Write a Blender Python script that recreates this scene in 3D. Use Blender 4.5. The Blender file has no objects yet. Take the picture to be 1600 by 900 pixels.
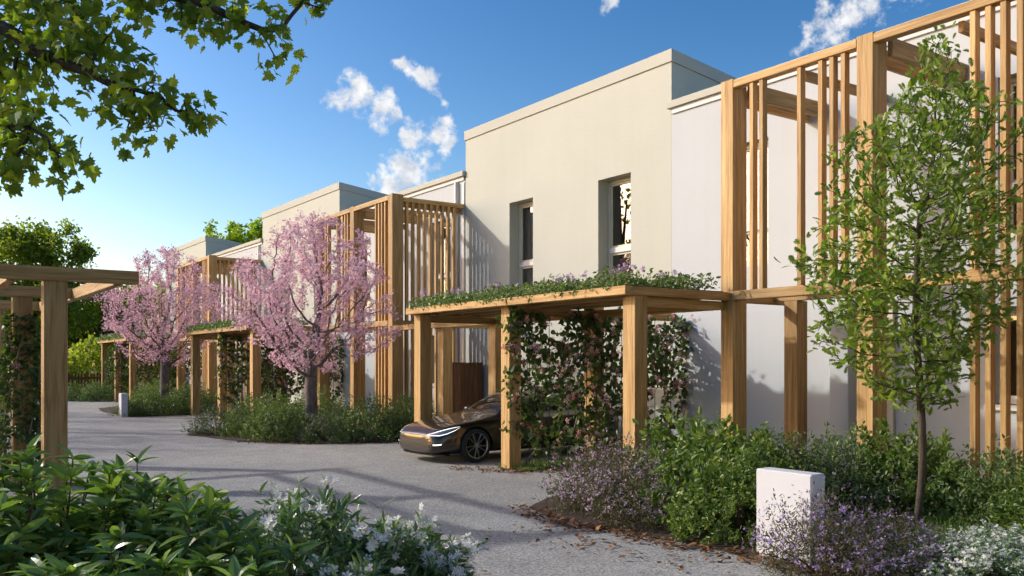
import bpy, bmesh, math, random
import numpy as np
from mathutils import Vector, Matrix
from mathutils.bvhtree import BVHTree

R = math.radians
scene = bpy.context.scene
COL = scene.collection

# ------------------------------------------------------------------ camera, light, sky
# world axes: X = from the street towards the houses, Y = along the street, Z = up
cam_d = bpy.data.cameras.new('camera')
cam_d.sensor_width = 36.0
cam_d.lens = 36.0 * 1393 / 1600
cam_d.shift_y = 117 / 1600
cam_d.clip_end = 2000
cam = bpy.data.objects.new('camera', cam_d)
COL.objects.link(cam)
cam.location = (0, 0, 1.7)
cam.rotation_euler = (R(90), 0, -R(34.99))
scene.camera = cam
scene.cycles.max_bounces = 7
scene.cycles.diffuse_bounces = 5
scene.cycles.glossy_bounces = 3
scene.cycles.transmission_bounces = 4
scene.cycles.transparent_max_bounces = 6
scene.cycles.caustics_reflective = False
scene.cycles.caustics_refractive = False

SUN = Vector((-0.95, 1.0, 0.69)).normalized()          # towards the sun
sun_d = bpy.data.lights.new('sun', 'SUN')
sun_d.energy = 2.0
sun_d.angle = R(1.2)
sun_d.color = (1.0, 0.97, 0.91)
sun = bpy.data.objects.new('sun', sun_d)
COL.objects.link(sun)
sun.rotation_euler = SUN.to_track_quat('Z', 'Y').to_euler()
sun.location = (-8, 10, 14)

scene.view_settings.view_transform = 'Standard'
scene.view_settings.look = 'None'
scene.view_settings.exposure = 0.75
scene.view_settings.gamma = 1.0

world = bpy.data.worlds.new('World')
scene.world = world
world.use_nodes = True
wn = world.node_tree.nodes
wl = world.node_tree.links
wn.clear()


def wnode(t, **kw):
    n = wn.new(t)
    for k, v in kw.items():
        setattr(n, k, v)
    return n


w_out = wnode('ShaderNodeOutputWorld')
w_bg = wnode('ShaderNodeBackground')
w_bg.inputs['Strength'].default_value = 0.1
w_sky = wnode('ShaderNodeTexSky', sky_type='NISHITA')
w_sky.sun_disc = False
w_sky.sun_elevation = math.asin(SUN.z)
w_sky.sun_rotation = math.atan2(SUN.x, SUN.y)
w_sky.altitude = 0
w_sky.air_density = 1.0
w_sky.dust_density = 1.4
w_sky.ozone_density = 2.0
w_tc = wnode('ShaderNodeTexCoord')
# small fair-weather clouds: soft patches round given sky directions, broken up by noise
CLOUDS = [((-0.231, 0.937, 0.261), 0.026), ((-0.213, 0.941, 0.264), 0.032), ((-0.194, 0.947, 0.256), 0.026), ((-0.178, 0.953, 0.246), 0.018), ((0, 0, 0), 0.0)]


def sky_dir(px, py):
    # (degrees-like tangent coordinates of the level view axis) -> unit direction in the world
    t, e = (px - 800) / 1393, (567 - py) / 1393
    f, r = Vector((.5734, .8193, 0)), Vector((.8193, -.5734, 0))
    return (f + r * t + Vector((0, 0, 1)) * e).normalized()


CLOUDS = [(sky_dir(a, b), rr / 1393) for a, b, rr in (
    (533, 160, 26), (560, 155, 36), (592, 168, 34), (614, 180, 20), (634, 107, 16), (667, 122, 30), (684, 155, 18),
    (642, 213, 30), (690, 201, 22), (697, 228, 17), (624, 248, 24), (655, 258, 32), (612, 294, 34), (642, 285, 34),
    (580, 280, 15), (950, 2, 20), (1258, 55, 22), (1290, 42, 30), (1325, 22, 32), (1360, 2, 36), (1400, -20, 40),
    (1480, -120, 70), (1300, -160, 60), (700, -90, 60), (-150, 260, 50), (1900, 120, 80), (2050, 60, 70), (2300, 200, 80))]
w_wn = wnode('ShaderNodeTexNoise')
w_wn.inputs['Scale'].default_value = 30
w_wn.inputs['Detail'].default_value = 5
wl.new(w_tc.outputs['Generated'], w_wn.inputs['Vector'])
w_sub = wnode('ShaderNodeVectorMath', operation='SUBTRACT')
w_sub.inputs[1].default_value = (0.5, 0.5, 0.5)
wl.new(w_wn.outputs['Color'], w_sub.inputs[0])
w_sc = wnode('ShaderNodeVectorMath', operation='SCALE')
w_sc.inputs['Scale'].default_value = 0.05
wl.new(w_sub.outputs[0], w_sc.inputs[0])
w_dir = wnode('ShaderNodeVectorMath', operation='ADD')
wl.new(w_tc.outputs['Generated'], w_dir.inputs[0])
wl.new(w_sc.outputs[0], w_dir.inputs[1])
prev = None
for cdir, cr in CLOUDS:
    d = wnode('ShaderNodeVectorMath', operation='DISTANCE')
    wl.new(w_dir.outputs[0], d.inputs[0])
    d.inputs[1].default_value = cdir
    m = wnode('ShaderNodeMapRange')
    m.inputs['From Min'].default_value = cr * 1.3
    m.inputs['From Max'].default_value = 0
    wl.new(d.outputs['Value'], m.inputs['Value'])
    if prev is None:
        prev = m.outputs[0]
    else:
        mx = wnode('ShaderNodeMath', operation='MAXIMUM')
        wl.new(prev, mx.inputs[0])
        wl.new(m.outputs[0], mx.inputs[1])
        prev = mx.outputs[0]
w_no = wnode('ShaderNodeTexNoise')
w_no.inputs['Scale'].default_value = 48
w_no.inputs['Detail'].default_value = 9
w_no.inputs['Roughness'].default_value = 0.62
wl.new(w_tc.outputs['Generated'], w_no.inputs['Vector'])
gate = wnode('ShaderNodeMapRange')
gate.inputs['From Min'].default_value = 0.0
gate.inputs['From Max'].default_value = 0.25
wl.new(prev, gate.inputs['Value'])
ma = wnode('ShaderNodeMath', operation='MULTIPLY_ADD')
ma.inputs[1].default_value = 2.4
ma.inputs[2].default_value = -1.2
wl.new(w_no.outputs[0], ma.inputs[0])
ad = wnode('ShaderNodeMath', operation='ADD')
wl.new(ma.outputs[0], ad.inputs[0])
wl.new(prev, ad.inputs[1])
dn = wnode('ShaderNodeMapRange', interpolation_type='SMOOTHSTEP')
dn.inputs['From Min'].default_value = 0.22
dn.inputs['From Max'].default_value = 0.9
wl.new(ad.outputs[0], dn.inputs['Value'])
dg = wnode('ShaderNodeMath', operation='MULTIPLY')
wl.new(dn.outputs[0], dg.inputs[0])
wl.new(gate.outputs[0], dg.inputs[1])
w_no2 = wnode('ShaderNodeTexNoise')
w_no2.inputs['Scale'].default_value = 60
w_no2.inputs['Detail'].default_value = 6
wl.new(w_tc.outputs['Generated'], w_no2.inputs['Vector'])
ccol = wnode('ShaderNodeValToRGB')
ccol.color_ramp.elements[0].position = 0.3
ccol.color_ramp.elements[0].color = (3.6, 3.9, 4.4, 1)
ccol.color_ramp.elements[1].position = 0.62
ccol.color_ramp.elements[1].color = (5.9, 5.9, 5.9, 1)
wl.new(w_no2.outputs[0], ccol.inputs[0])
# the picture's sky is deep and contrasty: one even grade over the whole sky
gm_ = wnode('ShaderNodeGamma')
gm_.inputs['Gamma'].default_value = 1.5
wl.new(w_sky.outputs[0], gm_.inputs['Color'])
hs = wnode('ShaderNodeVectorMath', operation='SCALE')
hs.inputs['Scale'].default_value = 0.6
sat = wnode('ShaderNodeHueSaturation')
sat.inputs['Saturation'].default_value = 1.18
wl.new(gm_.outputs[0], sat.inputs['Color'])
tnt = wnode('ShaderNodeVectorMath', operation='MULTIPLY')
tnt.inputs[1].default_value = (1.12, 0.955, 0.86)
wl.new(sat.outputs[0], tnt.inputs[0])
wl.new(tnt.outputs[0], hs.inputs[0])
wm = wnode('ShaderNodeMix', data_type='RGBA')
wl.new(dg.outputs[0], wm.inputs['Factor'])
wl.new(hs.outputs[0], wm.inputs[6])
wl.new(ccol.outputs[0], wm.inputs[7])
wl.new(wm.outputs[2], w_bg.inputs['Color'])
wl.new(w_bg.outputs[0], w_out.inputs['Surface'])

# ------------------------------------------------------------------ materials
MATS = {}


def new_mat(name):
    m = bpy.data.materials.new(name)
    m.use_nodes = True
    nt = m.node_tree
    b = nt.nodes['Principled BSDF']
    MATS[name] = m
    return m, nt, b, nt.nodes['Material Output']


def N(nt, t, inputs=None, **kw):
    n = nt.nodes.new(t)
    for k, v in kw.items():
        setattr(n, k, v)
    for k, v in (inputs or {}).items():
        if hasattr(v, 'is_output'):
            nt.links.new(v, n.inputs[k])
        else:
            n.inputs[k].default_value = v
    return n


def ramp(nt, fac, stops):
    r = nt.nodes.new('ShaderNodeValToRGB')
    e = r.color_ramp.elements
    while len(e) < len(stops):
        e.new(0.5)
    for i, (p, c) in enumerate(stops):
        e[i].position = p
        e[i].color = (*c, 1) if len(c) == 3 else c
    nt.links.new(fac, r.inputs[0])
    return r.outputs[0]


def bump(nt, b, h, strength=0.3, dist=0.01):
    n = N(nt, 'ShaderNodeBump', {'Strength': strength, 'Distance': dist, 'Height': h})
    nt.links.new(n.outputs[0], b.inputs['Normal'])


def simple(name, col, rough=0.6, metal=0.0, noise=0.0, scale=8.0, spec=None):
    m, nt, b, o = new_mat(name)
    b.inputs['Roughness'].default_value = rough
    b.inputs['Metallic'].default_value = metal
    if spec is not None:
        b.inputs['Specular IOR Level'].default_value = spec
    if noise:
        tc = N(nt, 'ShaderNodeTexCoord')
        no = N(nt, 'ShaderNodeTexNoise', {'Vector': tc.outputs['Object'], 'Scale': scale, 'Detail': 6})
        lo = [c * (1 - noise) for c in col]
        hi = [min(1, c * (1 + noise)) for c in col]
        nt.links.new(ramp(nt, no.outputs[0], [(0.3, lo), (0.7, hi)]), b.inputs['Base Color'])
    else:
        b.inputs['Base Color'].default_value = (*col, 1)
    return m


def wood(name, dark, mid, light):
    m, nt, b, o = new_mat(name)
    tc = N(nt, 'ShaderNodeTexCoord')
    oi = N(nt, 'ShaderNodeObjectInfo')
    off = N(nt, 'ShaderNodeVectorMath', {0: oi.outputs['Random']}, operation='SCALE')
    off.inputs['Scale'].default_value = 37.0
    v0 = N(nt, 'ShaderNodeVectorMath', {0: tc.outputs['Object'], 1: off.outputs[0]}, operation='ADD')
    mp = N(nt, 'ShaderNodeMapping', {'Vector': v0.outputs[0], 'Scale': (0.7, 16, 16)})
    warp = N(nt, 'ShaderNodeTexNoise', {'Vector': mp.outputs[0], 'Scale': 0.55, 'Detail': 3})
    grain = N(nt, 'ShaderNodeTexNoise', {'Vector': mp.outputs[0], 'Scale': 1.6, 'Detail': 7, 'Roughness': 0.6, 'Distortion': 0.6})
    mp2 = N(nt, 'ShaderNodeMapping', {'Vector': v0.outputs[0], 'Scale': (3.0, 150, 150)})
    fine = N(nt, 'ShaderNodeTexNoise', {'Vector': mp2.outputs[0], 'Scale': 1.0, 'Detail': 3})
    s1 = N(nt, 'ShaderNodeMath', {0: grain.outputs[0], 1: 0.72}, operation='MULTIPLY')
    s2 = N(nt, 'ShaderNodeMath', {0: fine.outputs[0], 1: 0.28, 2: s1.outputs[0]}, operation='MULTIPLY_ADD')
    col = ramp(nt, s2.outputs[0], [(0.3, dark), (0.5, mid), (0.68, light)])
    # every timber has its own tone
    tone = N(nt, 'ShaderNodeMapRange', {'Value': oi.outputs['Random'], 'To Min': 0.8, 'To Max': 1.16})
    w2 = N(nt, 'ShaderNodeMapRange', {'Value': warp.outputs[0], 'From Min': 0.3, 'From Max': 0.7, 'To Min': 0.85, 'To Max': 1.1})
    tt = N(nt, 'ShaderNodeMath', {0: tone.outputs[0], 1: w2.outputs[0]}, operation='MULTIPLY')
    hv = N(nt, 'ShaderNodeHueSaturation', {'Color': col, 'Value': tt.outputs[0]})
    nt.links.new(hv.outputs[0], b.inputs['Base Color'])
    b.inputs['Roughness'].default_value = 0.62
    b.inputs['Specular IOR Level'].default_value = 0.3
    bump(nt, b, s2.outputs[0], 0.35, 0.006)
    return m


def stucco(name, col, scale=1.0, strength=0.25, courses=False):
    m, nt, b, o = new_mat(name)
    tc = N(nt, 'ShaderNodeTexCoord')
    mp = N(nt, 'ShaderNodeMapping', {'Vector': tc.outputs['Object'], 'Scale': (14, 5 if courses else 14, 30 if courses else 14)})
    n1 = N(nt, 'ShaderNodeTexNoise', {'Vector': mp.outputs[0], 'Scale': 1.0 * scale, 'Detail': 5, 'Roughness': 0.65})
    n2 = N(nt, 'ShaderNodeTexNoise', {'Vector': tc.outputs['Object'], 'Scale': 0.45, 'Detail': 5})
    lo = [c * 0.93 for c in col]
    c = ramp(nt, n2.outputs[0], [(0.3, lo), (0.72, col)])
    # faint vertical run-off streaks
    mp3 = N(nt, 'ShaderNodeMapping', {'Vector': tc.outputs['Object'], 'Scale': (3, 3, 0.12)})
    n3 = N(nt, 'ShaderNodeTexNoise', {'Vector': mp3.outputs[0], 'Scale': 1.6, 'Detail': 5, 'Roughness': 0.7})
    v = N(nt, 'ShaderNodeMapRange', {'Value': n3.outputs[0], 'From Min': 0.3, 'From Max': 0.6, 'To Min': 0.975, 'To Max': 1.0})
    hv = N(nt, 'ShaderNodeHueSaturation', {'Color': c, 'Value': v.outputs[0]})
    nt.links.new(hv.outputs[0], b.inputs['Base Color'])
    b.inputs['Roughness'].default_value = 0.9
    b.inputs['Specular IOR Level'].default_value = 0.15
    bump(nt, b, n1.outputs[0], strength, 0.012)
    return m


def leafy(name, c0, c1, c2, trans=0.35, rough=0.45, tint=(1.2, 1.35, 0.5), spec=0.4):
    """two-sided leaf; every leaf gets its own tone, light passes through"""
    m, nt, b, o = new_mat(name)
    g = N(nt, 'ShaderNodeNewGeometry')
    oi = N(nt, 'ShaderNodeObjectInfo')
    s = N(nt, 'ShaderNodeMath', {0: g.outputs['Random Per Island'], 1: oi.outputs['Random']}, operation='ADD')
    fr = N(nt, 'ShaderNodeMath', {0: s.outputs[0]}, operation='FRACT')
    col = ramp(nt, fr.outputs[0], [(0.0, c0), (0.55, c1), (1.0, c2)])
    nt.links.new(col, b.inputs['Base Color'])
    b.inputs['Roughness'].default_value = rough
    b.inputs['Specular IOR Level'].default_value = spec
    tm = N(nt, 'ShaderNodeMix', {'Factor': 1.0, 6: col, 7: (*tint, 1)}, data_type='RGBA', blend_type='MULTIPLY')
    tr = N(nt, 'ShaderNodeBsdfTranslucent', {'Color': tm.outputs[2]})
    mx = N(nt, 'ShaderNodeMixShader', {0: trans, 1: b.outputs[0], 2: tr.outputs[0]})
    nt.links.new(mx.outputs[0], o.inputs['Surface'])
    return m


def bark(name, a, c, sc=20):
    m, nt, b, o = new_mat(name)
    tc = N(nt, 'ShaderNodeTexCoord')
    mp = N(nt, 'ShaderNodeMapping', {'Vector': tc.outputs['Object'], 'Scale': (1, 1, 0.3)})
    no = N(nt, 'ShaderNodeTexNoise', {'Vector': mp.outputs[0], 'Scale': sc, 'Detail': 7, 'Roughness': 0.65})
    nt.links.new(ramp(nt, no.outputs[0], [(0.32, a), (0.68, c)]), b.inputs['Base Color'])
    b.inputs['Roughness'].default_value = 0.9
    bump(nt, b, no.outputs[0], 0.8, 0.02)
    return m


wood('oak_timber', (0.21, 0.102, 0.031), (0.44, 0.27, 0.1), (0.59, 0.41, 0.19))
wood('fence_timber', (0.07, 0.03, 0.014), (0.15, 0.07, 0.03), (0.24, 0.12, 0.055))
stucco('cream_render', (0.515, 0.52, 0.445), 1.0, 0.35, True)
stucco('white_render', (0.51, 0.54, 0.55), 2.0, 0.12)
stucco('coping_render', (0.5, 0.495, 0.425), 3.0, 0.08)
simple('band_metal', (0.5, 0.495, 0.48), 0.5)
simple('frame_cream', (0.6, 0.55, 0.43), 0.4, noise=0.04)
simple('frame_white', (0.62, 0.61, 0.59), 0.4, noise=0.03)
simple('room_wall', (0.5, 0.4, 0.29), 0.9, noise=0.15, scale=1.5)
simple('curtain_cloth', (0.7, 0.66, 0.62), 0.9, noise=0.08)
simple('roof_gravel', (0.4, 0.38, 0.35), 0.9, noise=0.2, scale=20)
simple('pillar_white', (0.55, 0.56, 0.575), 0.75, noise=0.015, scale=5)
simple('wire_metal', (0.03, 0.03, 0.03), 0.4, 0.8)

m, nt, b, o = new_mat('window_glass')
fr = N(nt, 'ShaderNodeFresnel', {'IOR': 1.55})
fa = N(nt, 'ShaderNodeMapRange', {'Value': fr.outputs[0], 'To Min': 0.12, 'To Max': 1.0})
tb = N(nt, 'ShaderNodeBsdfTransparent', {'Color': (0.62, 0.6, 0.58, 1)})
gb = N(nt, 'ShaderNodeBsdfGlossy', {'Color': (0.95, 0.97, 1, 1), 'Roughness': 0.0})
mx = N(nt, 'ShaderNodeMixShader', {0: fa.outputs[0], 1: tb.outputs[0], 2: gb.outputs[0]})
nt.links.new(mx.outputs[0], o.inputs['Surface'])

# road surface: pale worn macadam with visible grit
m, nt, b, o = new_mat('macadam')
tc = N(nt, 'ShaderNodeTexCoord')
n1 = N(nt, 'ShaderNodeTexNoise', {'Vector': tc.outputs['Object'], 'Scale': 0.35, 'Detail': 6, 'Roughness': 0.6})
n2 = N(nt, 'ShaderNodeTexNoise', {'Vector': tc.outputs['Object'], 'Scale': 45, 'Detail': 4, 'Roughness': 0.7})
vo = N(nt, 'ShaderNodeTexVoronoi', {'Vector': tc.outputs['Object'], 'Scale': 60})
c1 = ramp(nt, n1.outputs[0], [(0.3, (0.28, 0.282, 0.262)), (0.7, (0.375, 0.378, 0.35))])
gr = N(nt, 'ShaderNodeMapRange', {'Value': n2.outputs[0], 'From Min': 0.32, 'From Max': 0.68, 'To Min': 0.5, 'To Max': 1.38})
vs = N(nt, 'ShaderNodeSeparateColor', {0: vo.outputs['Color']})
gv = N(nt, 'ShaderNodeMapRange', {'Value': vs.outputs[0], 'To Min': 0.62, 'To Max': 1.36})
gm = N(nt, 'ShaderNodeMath', {0: gr.outputs[0], 1: gv.outputs[0]}, operation='MULTIPLY')
n3 = N(nt, 'ShaderNodeTexNoise', {'Vector': tc.outputs['Object'], 'Scale': 1.7, 'Detail': 8, 'Roughness': 0.7, 'Distortion': 0.8})
st_ = N(nt, 'ShaderNodeMapRange', {'Value': n3.outputs[0], 'From Min': 0.35, 'From Max': 0.6, 'To Min': 0.86, 'To Max': 1.04})
gm2 = N(nt, 'ShaderNodeMath', {0: gm.outputs[0], 1: st_.outputs[0]}, operation='MULTIPLY')
hv = N(nt, 'ShaderNodeHueSaturation', {'Color': c1, 'Value': gm2.outputs[0]})
nt.links.new(hv.outputs[0], b.inputs['Base Color'])
b.inputs['Roughness'].default_value = 0.85
bump(nt, b, n2.outputs[0], 0.7, 0.012)

m, nt, b, o = new_mat('bed_soil')
tc = N(nt, 'ShaderNodeTexCoord')
n1 = N(nt, 'ShaderNodeTexNoise', {'Vector': tc.outputs['Object'], 'Scale': 18, 'Detail': 8, 'Roughness': 0.75})
nt.links.new(ramp(nt, n1.outputs[0], [(0.3, (0.02, 0.014, 0.009)), (0.55, (0.065, 0.042, 0.026)), (0.75, (0.14, 0.085, 0.05))]), b.inputs['Base Color'])
b.inputs['Roughness'].default_value = 0.95
bump(nt, b, n1.outputs[0], 1.0, 0.04)

m, nt, b, o = new_mat('outer_ground')
tc = N(nt, 'ShaderNodeTexCoord')
n1 = N(nt, 'ShaderNodeTexNoise', {'Vector': tc.outputs['Object'], 'Scale': 1.2, 'Detail': 8})
nt.links.new(ramp(nt, n1.outputs[0], [(0.3, (0.04, 0.055, 0.018)), (0.7, (0.085, 0.105, 0.04))]), b.inputs['Base Color'])
b.inputs['Roughness'].default_value = 0.95

leafy('maple_leaf', (0.115, 0.19, 0.04), (0.175, 0.26, 0.048), (0.31, 0.37, 0.06), 0.6, 0.5, (1.45, 1.5, 0.45))
leafy('oak_leaf', (0.1, 0.175, 0.03), (0.165, 0.25, 0.042), (0.3, 0.36, 0.07), 0.45, 0.42)
leafy('shrub_leaf', (0.085, 0.14, 0.05), (0.14, 0.215, 0.075), (0.26, 0.32, 0.13), 0.32, 0.38)
leafy('bright_shrub_leaf', (0.075, 0.135, 0.03), (0.13, 0.205, 0.045), (0.26, 0.32, 0.08), 0.34, 0.42)
leafy('grey_shrub_leaf', (0.056, 0.098, 0.044), (0.105, 0.154, 0.069), (0.168, 0.196, 0.107), 0.25, 0.55)
leafy('heath_leaf', (0.077, 0.084, 0.050), (0.119, 0.119, 0.063), (0.168, 0.112, 0.088), 0.25, 0.55)
leafy('glossy_leaf', (0.085, 0.165, 0.055), (0.155, 0.265, 0.075), (0.33, 0.45, 0.11), 0.32, 0.28, spec=0.6)
leafy('dark_glossy_leaf', (0.075, 0.145, 0.07), (0.13, 0.225, 0.1), (0.23, 0.32, 0.13), 0.27, 0.3, spec=0.5)
leafy('vine_leaf', (0.045, 0.085, 0.026), (0.08, 0.135, 0.036), (0.14, 0.2, 0.05), 0.28, 0.4)
leafy('wood_leaf', (0.16, 0.21, 0.032), (0.24, 0.295, 0.045), (0.35, 0.39, 0.065), 0.58, 0.6)
leafy('lime_leaf', (0.22, 0.32, 0.02), (0.31, 0.42, 0.03), (0.42, 0.5, 0.045), 0.5, 0.6)
leafy('blossom', (0.62, 0.37, 0.46), (0.77, 0.56, 0.63), (0.87, 0.75, 0.78), 0.4, 0.7, (1.05, 0.9, 0.95), 0.2)
leafy('white_petal', (0.75, 0.75, 0.72), (0.82, 0.82, 0.79), (0.88, 0.88, 0.85), 0.3, 0.6, (1, 1, 0.95), 0.2)
leafy('lilac_petal', (0.36, 0.22, 0.55), (0.5, 0.36, 0.66), (0.68, 0.55, 0.74), 0.3, 0.6, (1, 0.9, 1.1), 0.2)
leafy('mauve_petal', (0.5, 0.32, 0.5), (0.6, 0.45, 0.6), (0.72, 0.62, 0.7), 0.3, 0.6, (1, 0.9, 1.05), 0.2)
leafy('pink_petal', (0.66, 0.3, 0.3), (0.76, 0.45, 0.46), (0.82, 0.62, 0.66), 0.35, 0.6, (1.1, 0.8, 0.85), 0.2)
leafy('dead_leaf', (0.09, 0.04, 0.02), (0.19, 0.09, 0.04), (0.3, 0.165, 0.07), 0.15, 0.7, (1.1, 0.9, 0.6), 0.2)
leafy('grass_blade', (0.070, 0.126, 0.023), (0.105, 0.182, 0.032), (0.168, 0.224, 0.050), 0.3, 0.5)
leafy('flower_centre', (0.5, 0.33, 0.04), (0.6, 0.4, 0.05), (0.6, 0.45, 0.08), 0.1, 0.7)
bark('cherry_bark', (0.075, 0.055, 0.05), (0.2, 0.165, 0.15), 22)
bark('dark_bark', (0.022, 0.016, 0.012), (0.075, 0.055, 0.038), 26)
bark('oak_bark', (0.04, 0.03, 0.02), (0.11, 0.085, 0.05), 30)
bark('stem_bark', (0.06, 0.03, 0.02), (0.14, 0.075, 0.045), 40)
bark('vine_bark', (0.14, 0.11, 0.08), (0.3, 0.25, 0.19), 40)

# car
m, nt, b, o = new_mat('car_paint')
b.inputs['Base Color'].default_value = (0.034, 0.029, 0.024, 1)
b.inputs['Metallic'].default_value = 0.7
b.inputs['Roughness'].default_value = 0.3
b.inputs['Coat Weight'].default_value = 1.0
b.inputs['Coat Roughness'].default_value = 0.03
simple('car_glass', (0.012, 0.013, 0.016), 0.03, 0.0, spec=0.9)
simple('car_trim', (0.012, 0.012, 0.012), 0.35)
simple('tyre_rubber', (0.018, 0.018, 0.018), 0.8)
simple('rim_metal', (0.42, 0.42, 0.43), 0.28, 1.0)
simple('rim_dark', (0.03, 0.03, 0.032), 0.4, 0.6)
simple('lamp_glass', (0.35, 0.36, 0.38), 0.12, 0.6)
m, nt, b, o = new_mat('lamp_lit')
b.inputs['Emission Color'].default_value = (1.0, 0.95, 0.82, 1)
b.inputs['Emission Strength'].default_value = 1.1

# ------------------------------------------------------------------ helpers


def link(name, data, parent=None, mat=None, loc=None, rot=None, scale=None):
    o = bpy.data.objects.new(name, data)
    COL.objects.link(o)
    if parent is not None:
        o.parent = parent
    if loc is not None:
        o.location = loc
    if rot is not None:
        o.rotation_euler = rot
    if scale is not None:
        o.scale = scale
    if mat is not None and data is not None and len(data.materials) == 0:
        data.materials.append(MATS[mat])
    return o


def tag(o, label=None, cat=None, group=None, kind=None):
    if label:
        o['label'] = label
    if cat:
        o['category'] = cat
    if group:
        o['group'] = group
    if kind:
        o['kind'] = kind
    return o


def empty(name, loc, label, cat, group=None, rz=0.0):
    o = bpy.data.objects.new(name, None)
    o.empty_display_size = 0.2
    COL.objects.link(o)
    o.location = loc
    o.rotation_euler = (0, 0, rz)
    return tag(o, label, cat, group)


def kids(o):
    return [c for c in bpy.data.objects if c.parent == o]


def copy_tree(o, loc, label=None, rz=None, scale=None):
    c = o.copy()
    COL.objects.link(c)
    c.location = loc
    if rz is not None:
        c.rotation_euler = (0, 0, rz)
    if scale is not None:
        c.scale = scale
    if label:
        c['label'] = label
    for k in CH.get(o.name, kids(o)):
        kc = k.copy()
        COL.objects.link(kc)
        kc.parent = c
        for g in kids(k):
            gc = g.copy()
            COL.objects.link(gc)
            gc.parent = kc
    return c


CH = {}


def np_mesh(name, V, F, mat=None, smooth=False):
    """triangle or quad mesh from arrays"""
    V = np.asarray(V, np.float32)
    F = np.asarray(F, np.int32)
    me = bpy.data.meshes.new(name)
    me.vertices.add(len(V))
    me.vertices.foreach_set('co', V.ravel())
    k = F.shape[1]
    me.loops.add(F.size)
    me.loops.foreach_set('vertex_index', F.ravel())
    me.polygons.add(len(F))
    me.polygons.foreach_set('loop_start', np.arange(0, F.size, k, dtype=np.int32))
    me.polygons.foreach_set('use_smooth', np.full(len(F), bool(smooth)))
    me.update(calc_edges=True)
    if mat:
        me.materials.append(MATS[mat])
    return me


BARS = {}


def bar_mesh(l, w, h, mat, bev=0.006):
    key = (round(l, 3), round(w, 3), round(h, 3), mat)
    if key in BARS:
        return BARS[key]
    bm = bmesh.new()
    bmesh.ops.create_cube(bm, size=1.0)
    for v in bm.verts:
        v.co = Vector((v.co.x * l, v.co.y * w, v.co.z * h))
    if bev:
        bmesh.ops.bevel(bm, geom=list(bm.edges), offset=min(bev, 0.2 * min(l, w, h)), segments=1, affect='EDGES')
    me = bpy.data.meshes.new('bar')
    bm.to_mesh(me)
    bm.free()
    me.materials.append(MATS[mat])
    BARS[key] = me
    return me


def bar(name, parent, x0, x1, y0, y1, z0, z1, mat='oak_timber', bev=0.006):
    """a box between two corners, the grain along its longest side (coordinates local to the parent)"""
    dx, dy, dz = x1 - x0, y1 - y0, z1 - z0
    c = ((x0 + x1) / 2, (y0 + y1) / 2, (z0 + z1) / 2)
    if dz >= dx and dz >= dy:
        me, rot = bar_mesh(dz, dy, dx, mat, bev), (0, R(90), 0)
    elif dy >= dx:
        me, rot = bar_mesh(dy, dx, dz, mat, bev), (0, 0, R(90))
    else:
        me, rot = bar_mesh(dx, dy, dz, mat, bev), (0, 0, 0)
    return link(name, me, parent, None, c, rot)


def tubes(paths, sides=6):
    """paths: list of (points, radii) -> verts, quads"""
    V, F = [], []
    for pts, rad in paths:
        pts = [Vector(p) for p in pts]
        n = len(pts)
        base = len(V)
        up = None
        for i, p in enumerate(pts):
            d = (pts[min(i + 1, n - 1)] - pts[max(i - 1, 0)])
            if d.length < 1e-9:
                d = Vector((0, 0, 1))
            d.normalize()
            if up is None:
                up = d.orthogonal().normalized()
            up = (up - d * up.dot(d))
            if up.length < 1e-6:
                up = d.orthogonal()
            up.normalize()
            w = d.cross(up)
            for k in range(sides):
                a = 2 * math.pi * k / sides
                q = p + (up * math.cos(a) + w * math.sin(a)) * rad[i]
                V.append((q.x, q.y, q.z))
        for i in range(n - 1):
            for k in range(sides):
                k2 = (k + 1) % sides
                F.append((base + i * sides + k, base + i * sides + k2, base + (i + 1) * sides + k2, base + (i + 1) * sides + k))
    return V, F


def colonize(rng, nodes, parents, attractors, step=0.14, infl=1.2, kill=0.22, iters=70, grav=0.0):
    """space colonisation: grow the skeleton into a cloud of points"""
    P = [np.array(p, float) for p in nodes]
    par = list(parents)
    A = np.array(attractors, float)
    d0 = np.full(len(A), 1e9)
    near = np.zeros(len(A), int)
    start = 0
    nch = {}
    for it in range(iters):
        if len(A) == 0:
            break
        for i in range(start, len(P)):
            d = np.linalg.norm(A - P[i], axis=1)
            m = d < d0
            d0[m] = d[m]
            near[m] = i
        start = len(P)
        keep = d0 > kill
        A, d0, near = A[keep], d0[keep], near[keep]
        act = d0 < infl
        if not act.any():
            infl *= 1.5
            if infl > 30:
                break
            continue
        for i in np.unique(near[act]):
            if nch.get(i, 0) >= 4:
                continue
            v = A[act & (near == i)] - P[i]
            v /= np.linalg.norm(v, axis=1)[:, None] + 1e-9
            d = v.sum(0)
            d /= np.linalg.norm(d) + 1e-9
            d += rng.normal(0, 0.16, 3) + np.array([0, 0, grav])
            d /= np.linalg.norm(d) + 1e-9
            P.append(P[i] + d * step)
            par.append(int(i))
            nch[i] = nch.get(i, 0) + 1
    return np.array(P), par


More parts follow.
